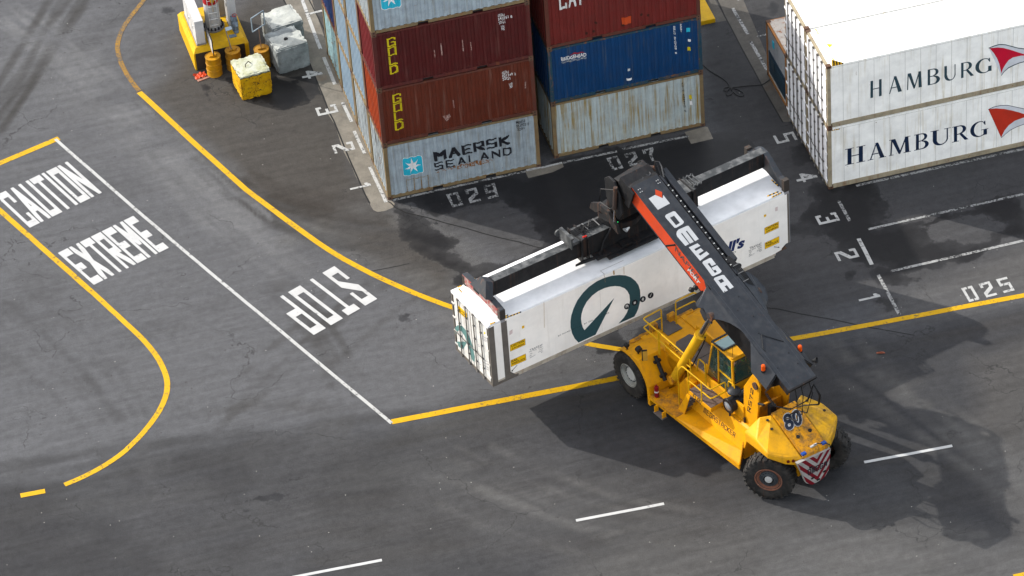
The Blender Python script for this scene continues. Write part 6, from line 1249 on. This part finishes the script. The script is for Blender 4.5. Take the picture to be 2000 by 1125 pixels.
MB().lathe([(.09, -.02), (.095, .03), (.07, .08), (.0005, .10)], frame((-.02, 0, .76), (1, 0, 0), (.15, 0, 1)), 16).build('hair', plain('dark_hair', (.02, .014, .01), .7), dv, smooth=True)
mb = MB(); mb.box(-.135, -.115, -.01, .01, .70, .735); mb.box(-.122, -.110, -.04, -.02, .74, .75); mb.box(-.122, -.110, .02, .04, .74, .75); mb.box(-.122, -.110, -.025, .025, .67, .675); mb.build('face_features', plain('face_dark', (.15, .07, .05), .6), dv)

# ================================================================ corner by the light mast
YC = conc('yellow_painted_concrete', (.50, .29, .003), .55, .6); YCB = paint('plinth_yellow', (.52, .30, .002), .5, .05, .15, .22); DBR = conc('dark_dirty_concrete', (.035, .028, .022), .8, .8)
px0, py0, yaw0 = -5.22, 10.66, math.radians(1)
MP = T3(px0, py0, 0, yaw0); pk = root('mast_plinth', 'yellow painted concrete plinth under the red and white mast', 'plinth', MP)
mb = MB(); mb.prism([(0, 0), (2.25, 0), (2.25, 2.9), (0, 2.9)], 'z', 0, .78); mb.build('plinth_base', [YCB], pk, bevel=.01)
mb = MB(); a = [(0, 0, .78), (2.25, 0, .78), (2.25, 2.9, .78), (0, 2.9, .78)]; b = [(.14, .16, .98), (2.11, .16, .98), (2.11, 2.76, .98), (.14, 2.76, .98)]; mb.add(a + b, [(0, 1, 5, 4), (1, 2, 6, 5), (2, 3, 7, 6), (3, 0, 4, 7), (4, 5, 6, 7)]); mb.build('plinth_top', YCB, pk)
MB().box(.06, 2.08, -.012, .0, .0, .80).build('dirty_face', DBR, pk)
MWH = paint('mast_white', (.42, .42, .41), .45, .02, .05, .12); MRED = paint('mast_red', (.34, .008, .01), .45, 0, .05, .1)
mz = .98; M0 = Matrix.Translation((-4.1, 11.97, mz)); ms = root('light_mast', 'white mast with red band and ladder bolted to the yellow plinth', 'mast', M0)
mb = MB(); mb.lathe([(.31, 0), (.30, 1.25)], Matrix(), 40); mb.build('mast_tube', MWH, ms, smooth=True); MB().lathe([(.301, 1.25), (.295, 2.3)], Matrix(), 40).build('red_band', MRED, ms, smooth=True); MB().lathe([(.295, 2.3), (.27, 9)], Matrix(), 40).build('mast_tube', MWH, ms, smooth=True)
mb = MB(); mb.lathe([(.30, .07), (.44, .07), (.44, 0), (.30, 0)], Matrix(), 40); mb.build('flange', paint('galvanised', (.22, .22, .23), .5, .1, .2, .3, .4), ms, smooth=True)
for k in range(16): t = 2 * math.pi * k / 16; cylinder(MB(), (.38 * math.cos(t), .38 * math.sin(t), .06), (.38 * math.cos(t), .38 * math.sin(t), .17), .035, 8).build('bolt', HOSE, ms)
mb = MB()
for x in (-.19, .17): mb.tube([(x, -.33, .12), (x, -.33, 4)], .014, 6)
for k in range(12): mb.tube([(-.19, -.33, .3 + k * .3), (.17, -.33, .3 + k * .3)], .010, 5)
mb.build('ladder', LENS, ms); mb = MB(); mb.tube([(.0, -.40, 1.0), (.0, -.40, 3)], .022, 8); mb.build('conduit', paint('conduit_tan', (.32, .27, .20), .5, .1, .1, .2), ms)
MB().box(-.06, .08, -.40, -.33, 1.45, 1.7).build('junction_box', YCB, ms)
cbm = paint('cabinet_white', (.45, .45, .45), .4, 0, .05, .08)
def cabinet(x, y, yaw, w_, d_, h_, label, z=.98):
    c = root('electrical_cabinet', label, 'cabinet', T3(x, y, z, yaw)); MB().box(0, w_, 0, d_, .06, h_).build('cabinet_body', cbm, c, bevel=.012); MB().box(-.02, w_ + .02, -.02, d_ + .02, 0, .06).build('cabinet_base', MATS['galvanised'], c)
    mb = MB(); [mb.box(-.006, .0, a, a + .012, .1, h_ - .05) for a in (d_ * .33, d_ * .66)]; mb.build('door_seam', SEAM, c); mb = MB(); [mb.box(-.03, 0, a, a + .05, h_ * .5, h_ * .6) for a in (d_ * .2, d_ * .5)]; mb.build('door_handle', LENS, c); return c
cabinet(-5.0, 10.93, yaw0, .36, 2.2, 1.15, 'long white electrical cabinet along the left edge of the yellow plinth'); cabinet(-3.50, 11.72, yaw0, .34, .55, 1.9, 'narrow tall white cabinet on the right side of the yellow plinth')
bg = root('pipe_post', 'short beige cylindrical post behind the mast on the yellow plinth', 'post', Matrix.Translation((-3.62, 12.75, .98))); MB().lathe([(.0005, 0), (.22, 0), (.22, 1.6), (.0005, 1.6)], Matrix(), 28).build('post_body', paint('beige_post', (.26, .21, .15), .5, 0, .05, .1), bg, smooth=True); MB().lathe([(.22, .0), (.26, 0), (.26, .04), (.22, .04)], Matrix(), 28).build('base_flange', MATS['galvanised'], bg)
vv = root('valve', 'blue-grey hose valve standing on the right corner of the yellow plinth', 'valve', Matrix.Translation((-3.32, 11.28, .98))); VB = paint('valve_blue', (.12, .16, .20), .45, .1, .1, .2)
mb = MB(); mb.lathe([(.0005, 0), (.10, 0), (.10, .05), (.06, .07), (.06, .3), (.11, .34), (.11, .46), (.06, .5), (.07, .75), (.04, .8), (.0005, .8)], Matrix(), 20); mb.build('valve_body', VB, vv, smooth=True); cylinder(MB(), (0, 0, .52), (.02, -.22, .40), .06, 14).build('spout', VB, vv, smooth=True); MB().lathe([(.09, .82), (.10, .84), (.09, .86)], Matrix(), 16).build('handwheel', MRED, vv); MB().box(-.12, .12, .1, .4, .0, .55).build('bracket', VB, vv, bevel=.01); MB().box(-.34, -.05, -.3, -.12, -.0, .03).build('base_plate', VB, vv)
# drums
DRY = paint('drum_yellow', (.40, .19, .004), .5, .28, .25, .35); DRT = paint('drum_rusty', (.36, .17, .008), .55, .52, .4, .4, rustc=(.16, .07, .03))
def drum(x, y, label, mat):
    d = root('oil_drum', label, 'drum', T3(x, y, 0), 'yellow steel drums at the mast plinth'); R_, H_ = .30, .88
    pf = [(.0005, 0), (R_, 0), (R_ + .012, .02), (R_, .04), (R_, .283), (R_ + .016, .292), (R_ + .016, .304), (R_, .313), (R_, .565), (R_ + .016, .574), (R_ + .016, .586), (R_, .595), (R_, H_ - .03), (R_ + .012, H_ - .01), (R_, H_), (R_ - .02, H_ - .02), (.0005, H_ - .02)]
    MB().lathe(pf, Matrix(), 36).build('drum_shell', mat, d, smooth=True); cylinder(MB(), (.17, .08, H_ - .02), (.17, .08, H_ + .005), .03, 10).build('bung', mat, d)
    mb = MB(); [mb.box(-.14 + .04 * k, .02 + .04 * k, -.06, .0, H_ - .015, H_ + .05) for k in (0, 3)]; mb.box(-.15, .17, -.05, -.01, H_ - .02, H_ + .02); mb.build('post_clamp', mat, d, bevel=.008); return d
drum(-4.54, 10.20, 'yellow drum in front of the plinth carrying the white sign board', DRY); drum(-3.71, 10.32, 'rust-speckled yellow drum between plinth and yellow block, with a leaning post', DRT); drum(-2.60, 10.02, 'yellow drum between the yellow block and the grey blocks, holding an empty frame', DRT)
sg = root('sign_board', 'white sign board on edge standing on the front yellow drum', 'sign', T3(-4.52, 10.16, .88)); MB().box(-.012, .012, -.12, 1.12, .16, .82).build('board', cbm, sg); mb = MB(); [mb.box(-.02, .02, a, a + .03, .14, .84) for a in (-.15, 1.12)]; mb.box(-.02, .02, -.15, 1.15, .82, .86); mb.build('board_frame', HOSE, sg); mb = MB(); mb.beam((0, -.02, 0), (0, -.1, .2), .05, .05); mb.beam((0, .25, .12), (0, -.08, .05), .06, .04); mb.build('bracket', DRY, sg)
mb = MB(); [mb.box(-.0135, -.012, .1 + k * .13, .18 + k * .13, .74, .78) for k in range(7)]; mb.build('marking', BK, sg)
ps = root('sign_post', 'thin leaning steel post standing in the rust-speckled drum', 'post', T3(-3.74, 10.32, .86)); mb = MB(); mb.tube([(0, 0, 0), (-.12, .12, .95)], .022, 8); mb.build('post', MATS['galvanised'], ps, smooth=True); MB().slab([(-.12, .0, .98), (.14, .02, 1.0), (.13, .25, 1.0), (-.12, .24, .98)], .015).build('sign_plate', VB, ps)
fr = root('sign_stand', 'empty rectangular steel frame on a post in the drum beside the grey blocks', 'frame', T3(-2.60, 10.04, .86, math.radians(32))); mb = MB(); mb.tube([(0, 0, 0), (0, 0, 1.02)], .018, 8); mb.build('post', paint('rusty_post', (.16, .10, .07), .6, .4, .3, .3), fr)
mb = MB(); Pq = [(-.34, 0, 1.0), (.34, 0, 1.0), (.34, 0, 1.66), (-.34, 0, 1.66)]; [mb.beam(Pq[i], Pq[(i + 1) % 4], .035, .035, up=(0, 1, 0)) for i in range(4)]; mb.build('frame_tube', paint('frame_blue_grey', (.22, .27, .31), .45, .05, 0, .1), fr)
# concrete blocks with broken edges
def block(name, label, x, y, yaw, w_, d_, h_, mat, seed, rough_amp=.03, mats=None, group='concrete blocks beside the mast plinth'):
    r = root(name, label, 'concrete block', T3(x, y, 0, yaw), group); bm = bmesh.new(); bmesh.ops.create_cube(bm, size=1)
    bmesh.ops.subdivide_edges(bm, edges=bm.edges[:], cuts=23, use_grid_fill=True)
    for v in bm.verts:
        p = Vector(((v.co.x + .5) * w_, (v.co.y + .5) * d_, (v.co.z + .5) * h_)); c = Vector((w_ / 2, d_ / 2, h_ / 2)); n_ = mnoise.fractal(p * 3.0 + Vector((seed, 0, 0)), 1.0, 2.0, 4); n2_ = mnoise.fractal(p * 7 + Vector((0, seed, 0)), 1.0, 2.0, 3)
        edge = sum(1 for a, b in ((v.co.x, 0), (v.co.y, 0), (v.co.z, 0)) if abs(a) > .43); d = (p - c).normalized()
        p += d * (rough_amp * n_ + .010 * n2_); 
        if edge >= 2: p -= d * (.012 + .07 * abs(n_) + (.03 if edge == 3 else 0))
        if p.z < 0: p.z = 0
        v.co = p
    me = bpy.data.meshes.new(name); bm.to_mesh(me); bm.free()
    o = link(me, 'block_body', mat, r, world=False, smooth=False)
    if mats and len(mats) > 1:
        for p in me.polygons: p.material_index = 1 if p.normal.z > .55 and p.center.z > h_ * .8 else 0
    for p in me.polygons: p.use_smooth = True
    auto(me, math.radians(38)); return r
CGR = conc('pale_sunlit_concrete', (.36, .37, .345), .85, .9); CGD = conc('rough_shaded_concrete', (.23, .25, .25), .85, 1.5); CTOP = conc('mossy_block_top', (.38, .39, .29), .85, .8)  # block sides darker, tops paler: shade and sun put into the concrete colour
def ybl():
    m, n, b = newmat('cracked_yellow_paint'); tc = N(n, 'ShaderNodeTexCoord'); sx = N(n, 'ShaderNodeSeparateXYZ'); n.links.new(tc.outputs['Object'], sx.inputs[0])
    def noise(sc, det, rg=.65):
        t = N(n, 'ShaderNodeTexNoise', i_Scale=sc, i_Detail=det, i_Roughness=rg); n.links.new(tc.outputs['Object'], t.inputs['Vector']); return t.outputs[0]
    c = mix(n, ramp(n, noise(2.2, 6), .35, .65), (.40, .20, .002), (.54, .32, .003))
    c = mix(n, math_(n, 'LESS_THAN', math_(n, 'ABSOLUTE', math_(n, 'SUBTRACT', noise(1.5, 5), .5)), .007), c, (.03, .025, .012))
    c = mix(n, ramp(n, noise(5, 6), .66, .70), c, (.12, .11, .085))
    top = mix(n, ramp(n, noise(2.0, 7, .7), .38, .66), (.42, .43, .36), (.26, .26, .13)); top = mix(n, ramp(n, noise(9, 6, .7), .6, .72), top, (.10, .10, .08))
    e = ramp(n, math_(n, 'ADD', sx.outputs[2], math_(n, 'MULTIPLY', math_(n, 'SUBTRACT', noise(4, 6, .7), .5), .22)), 1.075, 1.085)
    e0 = ramp(n, math_(n, 'ADD', sx.outputs[2], math_(n, 'MULTIPLY', math_(n, 'SUBTRACT', noise(4, 6, .7), .5), .22)), 1.04, 1.05)
    c = mix(n, e0, c, (.05, .05, .03)); c = mix(n, e, c, top)
    n.links.new(c, b.inputs['Base Color']); b.inputs['Roughness'].default_value = .7
    bp_ = N(n, 'ShaderNodeBump', i_Strength=.6, i_Distance=.03); n.links.new(noise(7, 7, .7), bp_.inputs['Height']); n.links.new(bp_.outputs[0], b.inputs['Normal']); return m
YBL = ybl()
yb = block('concrete_block', 'cube block with yellow painted sides and pale mossy top', -3.90, 8.03, math.radians(5), 1.28, 1.30, 1.16, [YBL], 3, .022); mb = MB(); mb.tube([(.42, .55, 1.14), (.44, .60, 1.27), (.60, .72, 1.29), (.72, .74, 1.14)], .018, 8); mb.build('lifting_loop', RUSTP, yb, smooth=True)
g1 = block('concrete_block', 'rough grey concrete block with a lifting hole in its top, nearest the pavement', -2.14, 9.20, math.radians(8), 1.34, .97, 1.20, [CGD, CGR], 11, .035, mats=[1, 2]); cylinder(MB(), (.62, .56, 1.19), (.62, .56, 1.235), .085, 16).build('lifting_hole', DARK, g1)
block('concrete_block', 'weathered pale concrete block standing behind the one with the lifting hole', -1.98, 10.68, math.radians(9), 1.34, 1.28, 1.20, [CGD, CGR], 23, .035, mats=[1, 2])
block('concrete_block', 'low bluish concrete ledge wedged between the two grey blocks', -2.28, 10.12, math.radians(9), 1.30, .46, 1.14, [CGD, CGD], 31, .02)
# orange scrap by the drum
oc = root('tarpaulin', 'crumpled orange plastic sheet on the ground beside the front yellow drum', 'sheet', T3(G(392, 149).x, G(392, 149).y, 0, .2)); me = bpy.data.meshes.new('sheet'); n_ = 16; v = []
for j in range(n_):
    for i in range(n_):
        x, y = (i / (n_ - 1) - .5) * .55, (j / (n_ - 1) - .5) * .34; k = 1 - .35 * abs(mnoise.noise(Vector((x * 5, y * 5, 0)))); v.append((x * k, y * k, .03 + .15 * abs(mnoise.noise(Vector((x * 7 + 3, y * 8, 1)))) ))
me.from_pydata(v, [], [(j * n_ + i, j * n_ + i + 1, (j + 1) * n_ + i + 1, (j + 1) * n_ + i) for j in range(n_ - 1) for i in range(n_ - 1)]); link(me, 'sheet_body', plain('orange_plastic', (.45, .05, .015), .5), oc, world=False, smooth=True)
bd = root('plank', 'short pinkish board on the ground between plinth and front drum', 'board', T3(G(393, 156).x, G(393, 156).y, 0, .25)); MB().box(-.16, .42, -.06, .12, 0, .03).build('board_body', paint('pinkish_wood', (.36, .18, .13), .7, 0, .1, .3), bd, bevel=.005)
# cable on the asphalt, yellow kerb block, ground litter
cbp = smooth([(1365, 118), (1380, 134), (1394, 143), (1410, 152), (1421, 161), (1426, 170), (1419, 178), (1413, 177), (1415, 171), (1424, 170), (1432, 174), (1430, 184), (1420, 188), (1418, 182), (1425, 171), (1440, 174), (1453, 182), (1452, 188), (1442, 188), (1430, 178), (1427, 171), (1445, 169), (1461, 167), (1480, 166), (1490, 165), (1504, 155)], 2)
kb = root('cable', 'black cable with a loose coil lying on the dark asphalt between the stacks', 'cable', T3(G(1425, 172).x, G(1425, 172).y, 0)); inv = WM[kb.name].inverted(); mb = MB(); mb.tube([inv @ G(x, y, .02 + .004 * (i % 3)) for i, (x, y) in enumerate(cbp)], .016, 6); mb.build('cable_run', HOSE, kb, smooth=True)
K0 = G(1397.5, 44); ks = root('kerb_block', 'low yellow concrete block just behind the middle stack', 'block', T3(K0.x - 2.2, K0.y, 0)); MB().box(0, 2.2, 0, 3.4, 0, .2).build('block_body', YCB, ks, bevel=.02)
lf = root('scrap', 'reddish-brown scrap lying on the road right of the stacker', 'scrap', T3(G(1720, 690).x, G(1720, 690).y, 0, -.3)); mb = MB(); mb.slab([(-.16, -.03, .02), (0, -.06, .05), (.17, -.02, .02), (.12, .05, .03), (-.02, .03, .06), (-.14, .05, .02)], .01); mb.build('scrap_body', paint('scrap_red', (.22, .07, .04), .7, .3, 0, .3), lf)
